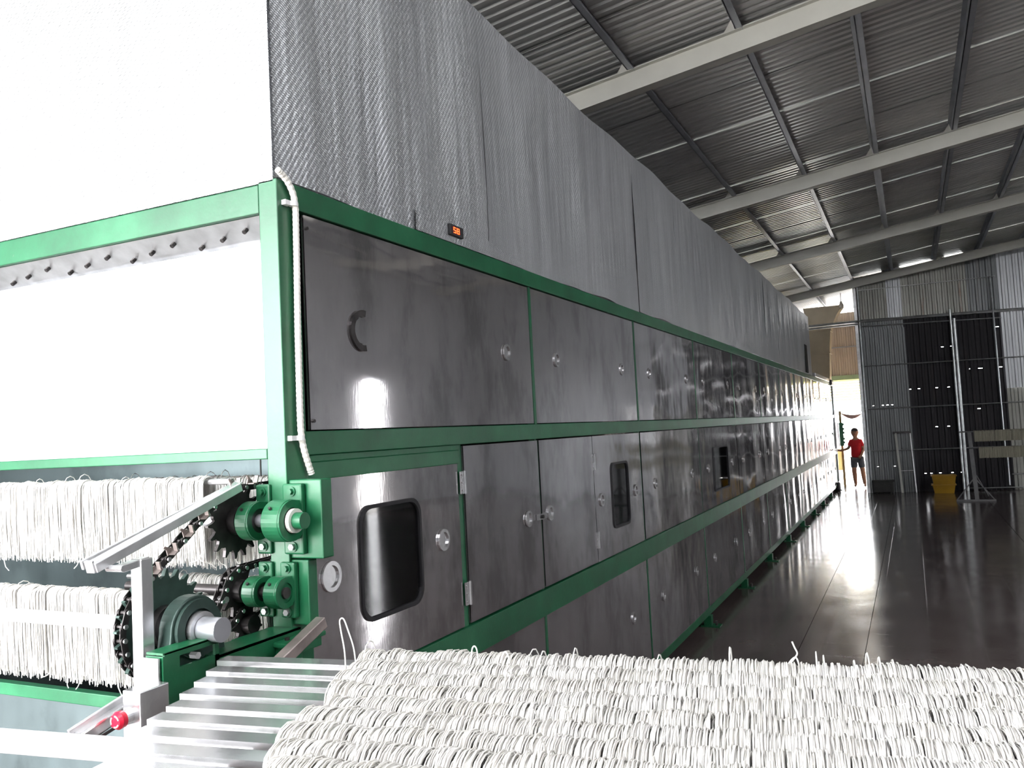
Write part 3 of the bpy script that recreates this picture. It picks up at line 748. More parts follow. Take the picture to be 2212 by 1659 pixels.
# infeed conveyor in front of the machine
inf = empty('infeed_conveyor', (-2.6, 1.7, 0), 'inclined chain infeed with large sprocket, green bracket and steel guide rails at the machine mouth', 'conveyor')
bcS = (1.785, 1.395)
s2 = sprocket('sprocket', bcS, 0.146, 24, 0.014, inf, 'sprocket', hub=0.06)
MB().tube([(-4.8, *bcS), (-2.01, *bcS)], 0.021, 20).build('roller', 'roller', inf, True)
MB().tube([(-2.0, *bcS), (-1.77, *bcS)], 0.034, 28).build('shaft_end', 'shaft', inf, True)
par = empty('pillow_block', (-1.87, bcS[0], bcS[1]), parent=inf)
ol = [(bcS[0]+0.092*math.cos(a*PI/16), bcS[1]+0.092*math.sin(a*PI/16)) for a in range(0, 17)] + [(bcS[0]-0.11, 1.285), (bcS[0]+0.11, 1.285)]
MB().prism(ol, 'x', -1.915, -1.865).build('housing', 'sprocket', par, bevel=0.004)
MB().ring((-1.865, *bcS), 0.055, 0.082, 'x', 0.012, 30).build('housing_face', 'sprocket', par)
MB().ring((-1.858, *bcS), 0.035, 0.048, 'x', 0.018, 30).build('lock_collar', 'steel_dull', par)
# green bracket and beam
mb = MB()
mb.box((-1.862, 1.605, 1.10), (-1.80, 1.61, 1.365)); mb.box((-1.86, 1.605, 1.368), (-1.80, 1.80, 1.374)); mb.box((-1.808, 1.61, 1.10), (-1.80, 1.66, 1.372))
mb.box((-1.808, 1.66, 1.155), (-1.80, 1.80, 1.325)); mb.box((-1.808, 1.66, 1.355), (-1.80, 1.80, 1.372)); mb.box((-1.808, 1.785, 1.20), (-1.80, 1.80, 1.37))
mb.box((-1.90, 1.80, 1.22), (-1.80, 2.15, 1.225)); mb.box((-1.808, 1.80, 1.22), (-1.80, 2.15, 1.318)); mb.box((-1.90, 1.80, 1.312), (-1.80, 2.15, 1.318))
mb.build('bracket', 'green', inf)
MB().tube([(-1.90, 1.60, 0.0), (-1.90, 1.60, 1.26)], 0.028, 4).build('bracket_leg', 'steel_bright', inf)
MB().box((-1.862, 1.594, 1.13), (-1.806, 1.600, 1.362)).build('bracket_face_plate', 'steel_bright', inf)
MB().tube([(-1.82, 1.72, 1.34), (-1.795, 1.72, 1.34)], 0.010, 6).build('slot_bolt', 'steel_dull', inf)
# guide rails (two channels) rising toward the machine
def rail(x, a, b, w=0.022, h=0.028, name='guide_rail', mat='steel_dull'):
    return MB().bar((x, *a), (x, *b), w, h).build(name, mat, inf, bevel=0.002)
def prail(x, p, q, w, h, name='guide_rail', mat='steel_dull'):
    a = on_x(*p, x); b = on_x(*q, x)
    return MB().bar(a, b, w, h).build(name, mat, inf, bevel=0.002)
prail(-1.925, (205, 1228), (520, 1052), 0.012, 0.026); prail(-1.985, (176, 1222), (515, 1046), 0.010, 0.026); prail(-1.955, (196, 1216), (515, 1042), 0.035, 0.004, 'guide_strip', 'steel_bright')
prail(-1.94, (192, 1226), (198, 1223), 0.03, 0.034, 'guide_end_cap', 'steel_bright')
MB().tube([(-1.93, 1.55, 1.60), (-1.87, 1.55, 1.60)], 0.009, 8).build('guide_bolt', 'steel_bright', inf)
MB().bar((-1.915, 1.575, 1.595), (-1.915, 1.66, 1.605), 0.03, 0.02).build('post_top_bracket', 'steel_bright', inf, bevel=0.002)
MB().box((-1.935, 1.625, 1.22), (-1.895, 1.665, 1.612)).build('guide_post', 'steel_bright', inf, bevel=0.003)
# lower guide with control box
prail(-1.86, (172, 1602), (335, 1492), 0.010, 0.030, 'lower_guide_rail', 'steel_bright'); prail(-1.885, (150, 1592), (325, 1478), 0.010, 0.036, 'lower_guide_rail')
prail(-1.87, (165, 1586), (330, 1480), 0.03, 0.004, 'lower_guide_strip', 'steel_bright'); prail(-1.85, (185, 1612), (268, 1560), 0.006, 0.008, 'guide_strap', 'castiron')
box = MB().box((-1.838, 1.51, 1.185), (-1.775, 1.60, 1.305)).build('control_box', 'steel_bright', inf, bevel=0.003)
MB().ring((-1.815, 1.490, 1.243), 0.0, 0.016, 'y', 0.02, 20).build('button_collar', 'steel_dull', box)
mb = MB().tube([(-1.815, 1.490, 1.243), (-1.815, 1.476, 1.243), (-1.815, 1.468, 1.243)], [0.021, 0.022, 0.017], 24); mb.build('emergency_stop_button', 'red', box, True)
for st in (0.3, 2.4, 4.5):
    MB().ring((-1.815, 1.4665, 1.243), 0.0115, 0.0150, 'y', 0.001, 8, 1.3, st).build('button_arrow_mark', 'white', box)
# diagonal brace tube
MB().bar((-1.70, 1.86, 1.245), (-1.70, 2.13, 1.345), 0.035, 0.035).build('brace', 'rusty_steel', inf, bevel=0.003)
# front roller bar near the camera, lower left
MB().tube([(-2.9, 1.16, 1.245), (-1.15, 1.42, 1.235)], 0.027, 18).build('front_roller', 'roller', inf, True)

# chains: pitch 38 mm, plates and pins; lugs on the incline
PITCH_C = 0.0381
def plate_mesh(off):
    mb = MB()
    for s in (-1, 1):
        x = s*off
        ol = []
        for k in range(9): a = PI/2+PI*k/8; ol.append((0.010*math.cos(a), 0.010*math.sin(a)))
        for k in range(9): a = -PI/2+PI*k/8; ol.append((PITCH_C+0.010*math.cos(a), 0.010*math.sin(a)))
        mb.prism(ol, 'x', x-0.0016, x+0.0016)
    for yy_ in (0,): mb.tube([(-off-0.006, yy_, 0), (off+0.006, yy_, 0)], 0.0055, 10)
    return mb
ml1 = plate_mesh(0.011); ml1 = ml1.mesh('chain_link'); ml1.materials.append(M['castiron'])
ml2 = plate_mesh(0.015).mesh('chain_link'); ml2.materials.append(M['castiron'])
pin = MB().tube([(0.0195, 0, 0), (0.024, 0, 0)], 0.0068, 10).mesh('pin_head'); pin.materials.append(M['steel_bright'])
lug = MB()
lug.prism([(0.004, 0.010), (0.032, 0.010), (0.030, 0.022), (0.024, 0.024), (0.012, 0.040), (0.006, 0.038), (0.010, 0.026)], 'x', 0.016, 0.019)
lug.box((0.016, 0.008, 0.010), (0.045, 0.030, 0.013)); lug.prism([(0.026, 0.012), (0.034, 0.034), (0.030, 0.036), (0.022, 0.014)], 'x', 0.030, 0.045)
lug = lug.mesh('lug'); lug.materials.append(M['rusty_steel'])
def chain(path, parent, x=PX_, lugs=None, name='chain'):
    root = empty(name, (x, *path[0]), parent=parent)
    pts = [Vector((a, b)) for a, b in path]; L = [0]
    for i in range(1, len(pts)): L.append(L[-1]+(pts[i]-pts[i-1]).length)
    def at(s):
        for i in range(1, len(L)):
            if s <= L[i]: return pts[i-1].lerp(pts[i], (s-L[i-1])/(L[i]-L[i-1]))
        return pts[-1]
    n = int(L[-1]/PITCH_C)
    for k in range(n):
        p = at(k*PITCH_C); q = at((k+1)*PITCH_C); a = math.atan2(q.y-p.y, q.x-p.x)
        o = bpy.data.objects.new('chain_link', ml1 if k % 2 else ml2); COL.objects.link(o); o.location = (x, p.x, p.y); o.rotation_euler = (a, 0, 0); adopt(o, root)
        o2 = bpy.data.objects.new('pin_head', pin); COL.objects.link(o2); o2.location = (x, p.x, p.y); adopt(o2, root)
        if lugs and lugs[0] <= k*PITCH_C <= lugs[1] and k % 2 == 0:
            o3 = bpy.data.objects.new('lug', lug); COL.objects.link(o3); o3.location = (x, p.x, p.y); o3.rotation_euler = (a+PI, 0, 0); o3.scale = (1, -1, -1) if False else (1, 1, 1)
            o3.rotation_euler = (a, 0, 0); adopt(o3, root)
    return root
def arc(c, r, a0, a1, n=14): return [(c[0]+r*math.cos(math.radians(a0+(a1-a0)*i/n)), c[1]+r*math.sin(math.radians(a0+(a1-a0)*i/n))) for i in range(n+1)]
# from inside the machine over sprocket one, down the incline, round the big sprocket, back below
pathA = [(bcS[0]+0.35, bcS[1]-0.128)] + arc(bcS, 0.146, 290, 122, 24) + arc(bc1, 0.105, 122, 82, 6) + [(bc1[0]+0.5, bc1[1]+0.112)]
chain(pathA, mach, lugs=(0.70, 1.25))
pathB = arc(bc4, 0.058, 270, 145, 8)[:0] + [(1.93, 1.285)] + arc(bc2, 0.070, 140, 85, 8) + [(bc2[0]+0.5, bc2[1]+0.09)]
chain(pathB, mach)
pathC = [(1.93, 1.27)] + arc(bc4, 0.058, 150, 88, 6) + [(bc4[0]+0.4, bc4[1]+0.08)]
chain(pathC, mach)
# far side twin sprockets, seen past the roller (left rim, by the white roller end)
s2b = MB().box((-2.08, 2.05, 1.70), (-2.0, 2.12, 1.712)); s2b.build('chain_guard_strip', 'steel_bright', mach)

# ================================================================== NOODLES
def strand_mesh(name, centers, radii, nseg, nside=4):
    """centers: (S, K, 3) array of polylines; tube of constant side count, vectorised"""
    S, K, _ = centers.shape
    d = np.empty_like(centers); d[:, 1:-1] = centers[:, 2:]-centers[:, :-2]; d[:, 0] = centers[:, 1]-centers[:, 0]; d[:, -1] = centers[:, -1]-centers[:, -2]
    d /= np.linalg.norm(d, axis=2, keepdims=True)+1e-9
    ref = np.array([1.0, 0.12, 0.05]); x = np.cross(d, ref); x /= np.linalg.norm(x, axis=2, keepdims=True)+1e-9
    y = np.cross(d, x)
    t = 2*np.pi*np.arange(nside)/nside
    ring = (x[:, :, None, :]*np.cos(t)[None, None, :, None] + y[:, :, None, :]*np.sin(t)[None, None, :, None])*radii[:, None, None, None]
    V = (centers[:, :, None, :]+ring).reshape(-1, 3)
    s, k, j = np.meshgrid(np.arange(S), np.arange(K-1), np.arange(nside), indexing='ij')
    a = s*K*nside+k*nside+j; b = s*K*nside+k*nside+(j+1) % nside
    Fc = np.stack([a, b, b+nside, a+nside], -1).reshape(-1, 4)
    me = bpy.data.meshes.new(name); me.vertices.add(len(V)); me.vertices.foreach_set('co', V.astype(np.float32).ravel())
    me.loops.add(Fc.size); me.loops.foreach_set('vertex_index', Fc.astype(np.int32).ravel())
    me.polygons.add(len(Fc)); me.polygons.foreach_set('loop_start', np.arange(0, Fc.size, 4, dtype=np.int32)); me.polygons.foreach_set('loop_total', np.full(len(Fc), 4, np.int32))
    me.polygons.foreach_set('use_smooth', np.ones(len(Fc), bool))
    me.update(calc_edges=True); me.materials.append(M['noodle']); return me
M['noodle_cream'] = simple('shade_dimmed_cream_noodle', (0.42, 0.40, 0.31), 0.6, 0, 0.06, 5)  # cream noodles with the far end's shade mixed into the tone
def draped(name, p0, direction, length, step, rad, hang, loop_r, top, wild=0.0, layers=2, fringe=0.02, parent=None, seed=1):
    """strands laid over a bar that starts at p0; every strand an inverted U"""
    r_ = np.random.default_rng(seed)
    n = int(length/step)*layers
    s = r_.uniform(0, length, n)
    ux = np.array([direction[0], direction[1], 0.0]); nx = np.array([-direction[1], direction[0], 0.0])
    K = 11
    th = np.linspace(0, np.pi, 7)
    rr = loop_r*(1+r_.uniform(-0.12, 0.12, n)); hh = top*(1+r_.uniform(-0.18, 0.2, n))
    big = r_.random(n) < wild; hh = np.where(big, hh+r_.uniform(0.012, 0.035, n), hh)
    lay = r_.uniform(0.75, 1.0, n)
    hh = hh*(1+0.05*np.sin(s*19+seed*2.1)+0.08*np.sin(s*43+seed)); rr = rr*(1+0.12*np.sin(s*11+seed*1.7)+0.06*np.sin(s*31))
    C = np.zeros((n, K, 3))
    du = -rr[:, None]*lay[:, None]*np.cos(th)[None]; dz = hh[:, None]*lay[:, None]*np.sin(th)[None]
    tw = r_.normal(0, 0.0035, n); tw2 = r_.normal(0, 0.002, n)
    base = np.array(p0)[None, None, :]
    prog = (np.cos(th)[None])
    arcp = base + ux[None, None]*(s[:, None]+tw[:, None]*prog*0.5)[:, :, None] + nx[None, None]*du[:, :, None] + np.array([0, 0, 1.0])[None, None]*dz[:, :, None]
    C[:, 2:9] = arcp
    hf = hang*(1+r_.uniform(-fringe, fringe, n)); hb = hang*(1+r_.uniform(-fringe, fringe, n))
    for idx, fr, hl, sd in ((1, 0.5, hf, -1), (0, 1.0, hf, -1), (9, 0.5, hb, 1), (10, 1.0, hb, 1)):
        q = base[0] + ux[None]*(s+tw*(-sd)*0.5*-1*0+tw2*fr)[:, None] + nx[None]*(sd*rr*lay*(1-0.25*fr)+r_.normal(0, 0.003, n))[:, None]
        q[:, 2] -= hl*fr; C[:, idx] = q
    me = strand_mesh(name, C, rad*(1+r_.uniform(-0.2, 0.25, n)), K)
    return obj_from(name, me, None, parent)

AL = math.radians(8.2); dr = (math.cos(AL), math.sin(AL))
rods = [(-1.766, 1.775), (-1.714, 1.685), (-1.668, 1.600), (-1.626, 1.515), (-1.579, 1.432), (-1.548, 1.352), (-1.510, 1.273), (-1.458, 1.195), (-1.42, 1.115), (-1.38, 1.035)]
nst = [(765, 1435), (735, 1462), (722, 1480), (705, 1508), (690, 1540), (640, 1568), (600, 1600), (575, 1640), (540, 1700), (520, 1750)]
ORD = ['farthest', 'second farthest', 'third farthest', 'fourth farthest', 'fifth farthest', 'fifth nearest', 'fourth nearest', 'third nearest', 'second nearest', 'nearest']
rodlen = 2.55
for i, (x, y_) in enumerate(rods):
    z = 1.32
    a = Vector((x, y_, z-0.014)); b_ = a + Vector((dr[0], dr[1], 0))*rodlen
    mb = MB(); nx_ = Vector((-dr[1], dr[0], 0))
    # folded channel: flat top, upright front face, lower lip
    def P(s, u, v): return a + Vector((dr[0], dr[1], 0))*s + nx_*u + Vector((0, 0, v))
    ol = [(-0.022, 0.014), (0.028, 0.014), (0.028, -0.012), (0.025, -0.012), (0.025, 0.011), (-0.019, 0.011), (-0.019, -0.012), (-0.008, -0.012), (-0.008, -0.015), (-0.022, -0.015)]
    n = len(ol); vs = [P(0, u, v) for u, v in ol]+[P(rodlen, u, v) for u, v in ol]
    mb.add(vs, [tuple(range(n))[::-1], tuple(range(n, 2*n))]+[(k, (k+1) % n, (k+1) % n+n, k+n) for k in range(n)])
    rod = mb.build('noodle_rod', 'steel_bright')
    tag(rod, '%s of the flat stainless steel rods carrying the big bed of noodles' % ORD[i], 'rod', 'steel rods under the foreground noodles')
    px, py = nst[i]; q = on_z(px, py, z+0.01)
    s0 = max(0.25, (q-a).dot(Vector((dr[0], dr[1], 0))))
    p0 = a + Vector((dr[0], dr[1], 0))*s0
    nd = draped('noodle_row', (p0.x, p0.y, z+0.001), dr, rodlen-s0-0.05, 0.0019, 0.0015, 0.16, 0.046, 0.032, wild=0.002 if i else 0.010, layers=2, seed=10+i)
    tag(nd, 'row of white noodles draped over the %s steel rod of the foreground bed' % ORD[i], 'noodles', 'rows of noodles in the foreground', 'thing')
# frame that carries the rods
fr = empty('rod_carrier', (-0.6, 1.4, 0), 'low steel carrier frame under the foreground noodle rods', 'frame')
for off in (0.42, 2.2):
    a = Vector((rods[0][0], rods[0][1], 0))+Vector((dr[0], dr[1], 0))*off; b_ = Vector((rods[-1][0], rods[-1][1], 0))+Vector((dr[0], dr[1], 0))*(off-0.22)
    MB().bar((a.x, a.y+0.03, 1.27), (b_.x, b_.y-0.05, 1.27), 0.03, 0.035).build('carrier_rail', 'rusty_steel', fr, bevel=0.002)
    for q in (a, b_): MB().bar((q.x, q.y, 0), (q.x, q.y, 1.255), 0.04, 0.04, (0, 1, 0)).build('leg', 'steel_dull', fr, bevel=0.002)
# loose strands standing out of the bed
def loose(pts, label, r=0.0019):
    sm_ = []
    P_ = [Vector(p) for p in pts]
    for i in range(len(P_)-1):
        p_1 = P_[max(0, i-1)]; p1 = P_[i]; p2 = P_[i+1]; p3 = P_[min(len(P_)-1, i+2)]
        for k in range(6):
            t = k/6; sm_.append(0.5*((2*p1)+(p2-p_1)*t+(2*p_1-5*p1+4*p2-p3)*t*t+(-p_1+3*p1-3*p2+p3)*t**3))
    sm_.append(P_[-1])
    tag(MB().tube(sm_, r, 6).build('noodle_strand', 'noodle', None, True), label, 'noodle')
yA = 1.80
loose([on_y(a, b, yA) for a, b in ((747, 1450), (744, 1405), (736, 1360), (734, 1340), (742, 1337), (752, 1362), (764, 1400), (769, 1440))], 'tall loop of one noodle standing up at the left end of the bed')
loose([on_y(a, b, 2.0) for a, b in ((1712, 1462), (1706, 1438), (1714, 1425), (1722, 1412), (1716, 1398), (1711, 1386))], 'single upright noodle end curling above the right half of the bed')
loose([on_y(a, b, 2.0) for a, b in ((1690, 1458), (1700, 1438), (1718, 1420), (1727, 1440), (1729, 1460))], 'small crossed noodle loop beside the upright noodle end')
loose([on_y(a, b, 1.86) for a, b in ((1018, 1425), (1020, 1402), (1025, 1396), (1030, 1404), (1033, 1428))], 'narrow pointed noodle loop rising near the left part of the far edge of the bed')
loose([on_y(a, b, 1.86) for a, b in ((1083, 1432), (1086, 1414), (1092, 1408), (1098, 1418), (1101, 1434))], 'short noodle loop right of the narrow pointed one')
for i, (px, py, w, h_) in enumerate(((722, 1452, 34, 42), (706, 1490, 26, 40), (690, 1528, 30, 45))):
    yy_ = (1.74, 1.66, 1.56)[i]
    loose([on_y(px, py+h_, yy_), on_y(px+6, py+12, yy_), on_y(px+w*0.7, py, yy_+0.01), on_y(px+w*1.3, py+4, yy_+0.02), on_y(px+w*1.9, py+20, yy_+0.02)],
          ('arched noodle reaching left over the second farthest rod', 'arched noodle reaching left over the third farthest rod', 'arched noodle reaching left over the fourth farthest rod')[i])

# noodle curtains hanging at the machine mouth
def curtain(y, x0, x1, ztop, hang, seed, label, fringe=0.10, curl=12):
    root = empty('noodle_curtain', ((x0+x1)/2, y, ztop), label, 'noodles', 'noodle curtains hanging at the machine mouth')
    draped('noodle_bundle', (x0, y, ztop-0.02), (1, 0), x1-x0, 0.0022, 0.0016, hang, 0.030, 0.024, 0.004, 2, fringe, root, seed).data.name
    MB().tube([(x0-0.1, y, ztop-0.012), (x1+0.1, y, ztop-0.012)], 0.010, 8).build('hanging_rod', 'steel_dull', root)
    rr_ = random.Random(seed)
    mb = MB()
    for k in range(curl):
        x = rr_.uniform(x0, x1); z = ztop-hang*1.02; l = rr_.uniform(0.02, 0.075); c = rr_.uniform(-0.03, 0.03)
        mb.tube([(x, y-0.03, z+0.02), (x+c*0.3, y-0.034, z-l*0.4), (x+c, y-0.036, z-l*0.8), (x+c*1.8, y-0.034, z-l)], 0.0016, 5)
    o = mb.build('stray_ends', 'noodle', root); o['kind'] = 'stuff'
    return root
curtain(2.11, -4.4, -2.13, 1.800, 0.245, 31, 'upper white noodle curtain hanging below the pale green rail')
curtain(2.02, -4.4, -2.08, 1.435, 0.275, 32, 'lower white noodle curtain hanging behind the white roller', 0.09, 18)
curtain(2.33, -2.75, -2.02, 1.790, 0.26, 33, 'short noodle curtain further inside behind the inclined chain', 0.2, 10)
curtain(2.30, -2.65, -2.05, 1.440, 0.22, 34, 'noodle curtain deep inside behind the large toothed sprocket', 0.1, 6)

# ================================================================== THINGS AT THE FAR END
# wheeled noodle rack
yr_ = 19.83
rack = empty('drying_rack', (1.45, yr_, 0), 'thin steel T-shaped stand on a triangular foot by the black wall', 'rack')
MB().bar((1.10, yr_, 0.03), (1.05, yr_, 1.45), 0.075, 0.06, (0, 1, 0)).build('post', 'rack_steel', rack)
MB().bar((0.72, yr_, 0.02), (1.44, yr_, 0.02), 0.04, 0.035).build('foot_bar', 'rack_steel', rack)
MB().bar((0.73, yr_, 0.03), (1.06, yr_, 0.46), 0.022, 0.022).build('brace', 'rack_steel', rack)
MB().bar((1.42, yr_, 0.03), (1.10, yr_, 0.46), 0.022, 0.022).build('brace', 'rack_steel', rack)
MB().bar((1.10, yr_, 0.56), (1.36, yr_+0.8, 0.03), 0.022, 0.022).build('brace', 'rack_steel', rack)
MB().bar((2.9, yr_, 0.03), (2.9, yr_, 1.45), 0.075, 0.06, (0, 1, 0)).build('post', 'rack_steel', rack)
MB().bar((2.54, yr_, 0.02), (3.26, yr_, 0.02), 0.04, 0.035).build('foot_bar', 'rack_steel', rack)
MB().bar((2.55, yr_, 0.03), (2.88, yr_, 0.46), 0.022, 0.022).build('brace', 'rack_steel', rack)
MB().bar((3.24, yr_, 0.03), (2.92, yr_, 0.46), 0.022, 0.022).build('brace', 'rack_steel', rack)
for z, x0, lb, xa in ((1.44, 0.86, 'upper', 1.13), (1.10, 1.02, 'lower', 1.20)):
    r0 = MB().tube([(x0, yr_-0.05, z), (3.1, yr_-0.05, z-0.02)], 0.014, 8).build('noodle_bar', 'rack_steel', None, True)
    tag(r0, '%s of the two thin galvanised bars resting on the far T-shaped stand' % lb, 'rod', 'bars on the far stand')
    nd = draped('noodle_row', (xa, yr_-0.05, z-0.008), (1, 0), 1.75, 0.006, 0.0045, 0.20, 0.045, 0.022, 0, 2, 0.03, None, 50+int(z*10))
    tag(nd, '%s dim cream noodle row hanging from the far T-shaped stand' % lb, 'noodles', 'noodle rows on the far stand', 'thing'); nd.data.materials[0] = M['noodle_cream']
# yellow crates
def crate(z, w0, w1, h, label, dx=0.0, lip=False):
    c = empty('plastic_crate', (0.56+dx, 22.02, z), label, 'crate', 'yellow crates by the black wall')
    cx, cy = 0.56+dx, 22.02; mb = MB(); d0, d1 = 0.17, 0.20; t = 0.012
    def lv(w, d, zz): return [(cx-w/2, cy-d, zz), (cx+w/2, cy-d, zz), (cx+w/2, cy+d, zz), (cx-w/2, cy+d, zz)]
    vs = lv(w0, d0, z)+lv(w1, d1, z+h)+lv(w1-2*t, d1-t, z+h)+lv(w0-2*t, d0-t, z+t)
    fs = [(3, 2, 1, 0)]+[(k, (k+1) % 4, (k+1) % 4+4, k+4) for k in range(4)]+[(k+4, (k+1) % 4+4, (k+1) % 4+8, k+8) for k in range(4)]+[(k+8, (k+1) % 4+8, (k+1) % 4+12, k+12) for k in range(4)]+[(12, 13, 14, 15)]
    mb.add(vs, fs); mb.build('tub', 'yellow', c)
    MB().ring((0, 0, 0), 0, 0, 'z', 0, 3) if False else None
    mb = MB()
    mb.box((cx-w1/2-0.02, cy-d1-0.02, z+h-0.02), (cx+w1/2+0.02, cy-d1, z+h)); mb.box((cx-w1/2-0.02, cy+d1, z+h-0.02), (cx+w1/2+0.02, cy+d1+0.02, z+h))
    mb.box((cx-w1/2-0.02, cy-d1, z+h-0.02), (cx-w1/2, cy+d1, z+h)); mb.box((cx+w1/2, cy-d1, z+h-0.02), (cx+w1/2+0.02, cy+d1, z+h)); mb.build('rim', 'yellow', c)
    return c
crate(0.0, 0.40, 0.48, 0.20, 'lower yellow plastic crate standing on the floor by the black wall')
crate(0.19, 0.44, 0.50, 0.22, 'upper yellow plastic crate stacked on the lower one', 0.01)
# dark crate on the floor at the foot of the grey sheets
dk = empty('dark_crate', (-0.72, 22.05, 0), 'low dark crate on the floor against the grey corrugated sheets', 'crate')
MB().box((-0.95, 21.95, 0.03), (-0.50, 22.2, 0.30)).build('body', 'trolley', dk, bevel=0.01)
MB().box((-0.97, 21.93, 0.28), (-0.48, 22.22, 0.31)).build('rim', 'trolley', dk, bevel=0.004)
for q in (-0.9, -0.55): MB().tube([(q, 21.99, 0.02), (q+0.03, 21.99, 0.02)], 0.02, 10).build('wheel', 'rubber', dk)
# thin frame leaning on the grey sheets
lf = empty('leaning_frame', (-0.25, 22.3, 0), 'rust brown thin metal frame leaning on the grey corrugated sheets', 'frame')
a0 = wp(-0.42, 0, 0.16)
MB().bar(wp(-0.36, 0.0, 0.30), wp(-0.40, 1.42, 0.12), 0.05, 0.03, (0, 1, 0)).build('upright', 'wall_rust', lf)
MB().bar(wp(-0.46, 1.43, 0.12), wp(-0.06, 1.43, 0.12), 0.03, 0.05).build('top_bar', 'castiron', lf)
MB().bar(wp(-0.06, 0.0, 0.30), wp(-0.08, 1.42, 0.12), 0.02, 0.02, (0, 1, 0)).build('upright', 'steel_dull', lf)
MB().bar(wp(-0.36, 0.52, 0.24), wp(-0.08, 0.52, 0.24), 0.012, 0.012).build('cross_bar', 'steel_dull', lf)
# cabinet, post, cloth behind the machine end
yc = 24.2
cab = empty('control_cabinet', (-1.80, yc, 1.1), 'green cabinet with knobbed edge on an ochre post beside the person', 'cabinet')
MB().bar((-1.735, yc, 0.0), (-1.735, yc, 2.03), 0.06, 0.06, (0, 1, 0)).build('post', 'ochre', cab)
MB().box((-1.775, yc-0.12, 1.10), (-1.675, yc-0.04, 1.72)).build('green_case', 'green', cab, bevel=0.01)
for k, z in enumerate((1.16, 1.26, 1.42, 1.52, 1.64)): MB().box((-1.68, yc-0.11, z), (-1.645, yc-0.05, z+0.06)).build('knob', 'green', cab, bevel=0.008)
MB().box((-1.90, yc-0.08, 1.08), (-1.78, yc-0.02, 1.72)).build('pale_case', 'steel_bright', cab, bevel=0.01)
MB().box((-1.90, yc-0.05, 0.45), (-1.76, yc-0.03, 1.02)).build('curtain_strip', 'shutter', cab)
tp = MB(); n = 12; vs = []
for i in range(n+1):
    u = i/n; x = -1.73+0.60*u; zz = 1.98-0.05*math.sin(PI*u)-0.03*u
    vs += [(x, 24.25, zz), (x, 24.28, zz-0.10*math.sin(PI*min(1, u*1.1))-0.01)]
tp.add(vs, [(2*i, 2*i+1, 2*i+3, 2*i+2) for i in range(n)])
o = tp.build('hanging_cloth', 'pinkcloth'); tag(o, 'faded pink cloth sagging across the bright rear doorway above the person', 'cloth')
s_ = o.modifiers.new('thickness', 'SOLIDIFY'); s_.thickness = 0.004
MB().tube([(-1.74, 24.22, 1.98), (-0.95, 24.25, 1.94)], 0.006, 6).build('cord', 'galv', o)
# big pale duct leaving the machine end
dt = empty('exhaust_duct', (-2.3, 24.6, 3), 'wide cream duct rising behind the end of the drying machine', 'duct')
mb = MB(); secs = [(2.78, -2.15, 0.24), (3.6, -2.12, 0.26), (4.2, -2.10, 0.30), (4.6, -2.02, 0.40), (4.85, -1.95, 0.50)]
vs = []
for z, cx, hw in secs: vs += [(cx-hw, 23.9, z), (cx+hw, 23.9, z), (cx+hw, 24.5, z), (cx-hw, 24.5, z)]
fs = [(4*i+k, 4*i+(k+1) % 4, 4*i+4+(k+1) % 4, 4*i+4+k) for i in range(len(secs)-1) for k in range(4)]+[(3, 2, 1, 0), (16, 17, 18, 19)]
mb.add(vs, fs).build('duct_wall', 'rope', dt)
for z, cx, hw in secs[1:3]: MB().box((cx-hw-0.015, 23.885, z-0.015), (cx+hw+0.015, 24.515, z+0.015)).build('flange', 'rope', dt)
# pull lamp hanging in the gable gap
lp = empty('pendant_lamp', (-1.40, 24.0, 4.6), 'small pale lamp bulb hanging under the annex roof', 'lamp')
MB().tube([(-1.45, 23.4, 5.1), (-1.45, 23.4, 4.86)], 0.008, 6).build('cord', 'castiron', lp)
MB().tube([(-1.45, 23.4, 4.88), (-1.45, 23.4, 4.84), (-1.45, 23.4, 4.78), (-1.45, 23.4, 4.72), (-1.45, 23.4, 4.68)], [0.025, 0.03, 0.06, 0.055, 0.02], 14).build('bulb', 'glow_white', lp, True)

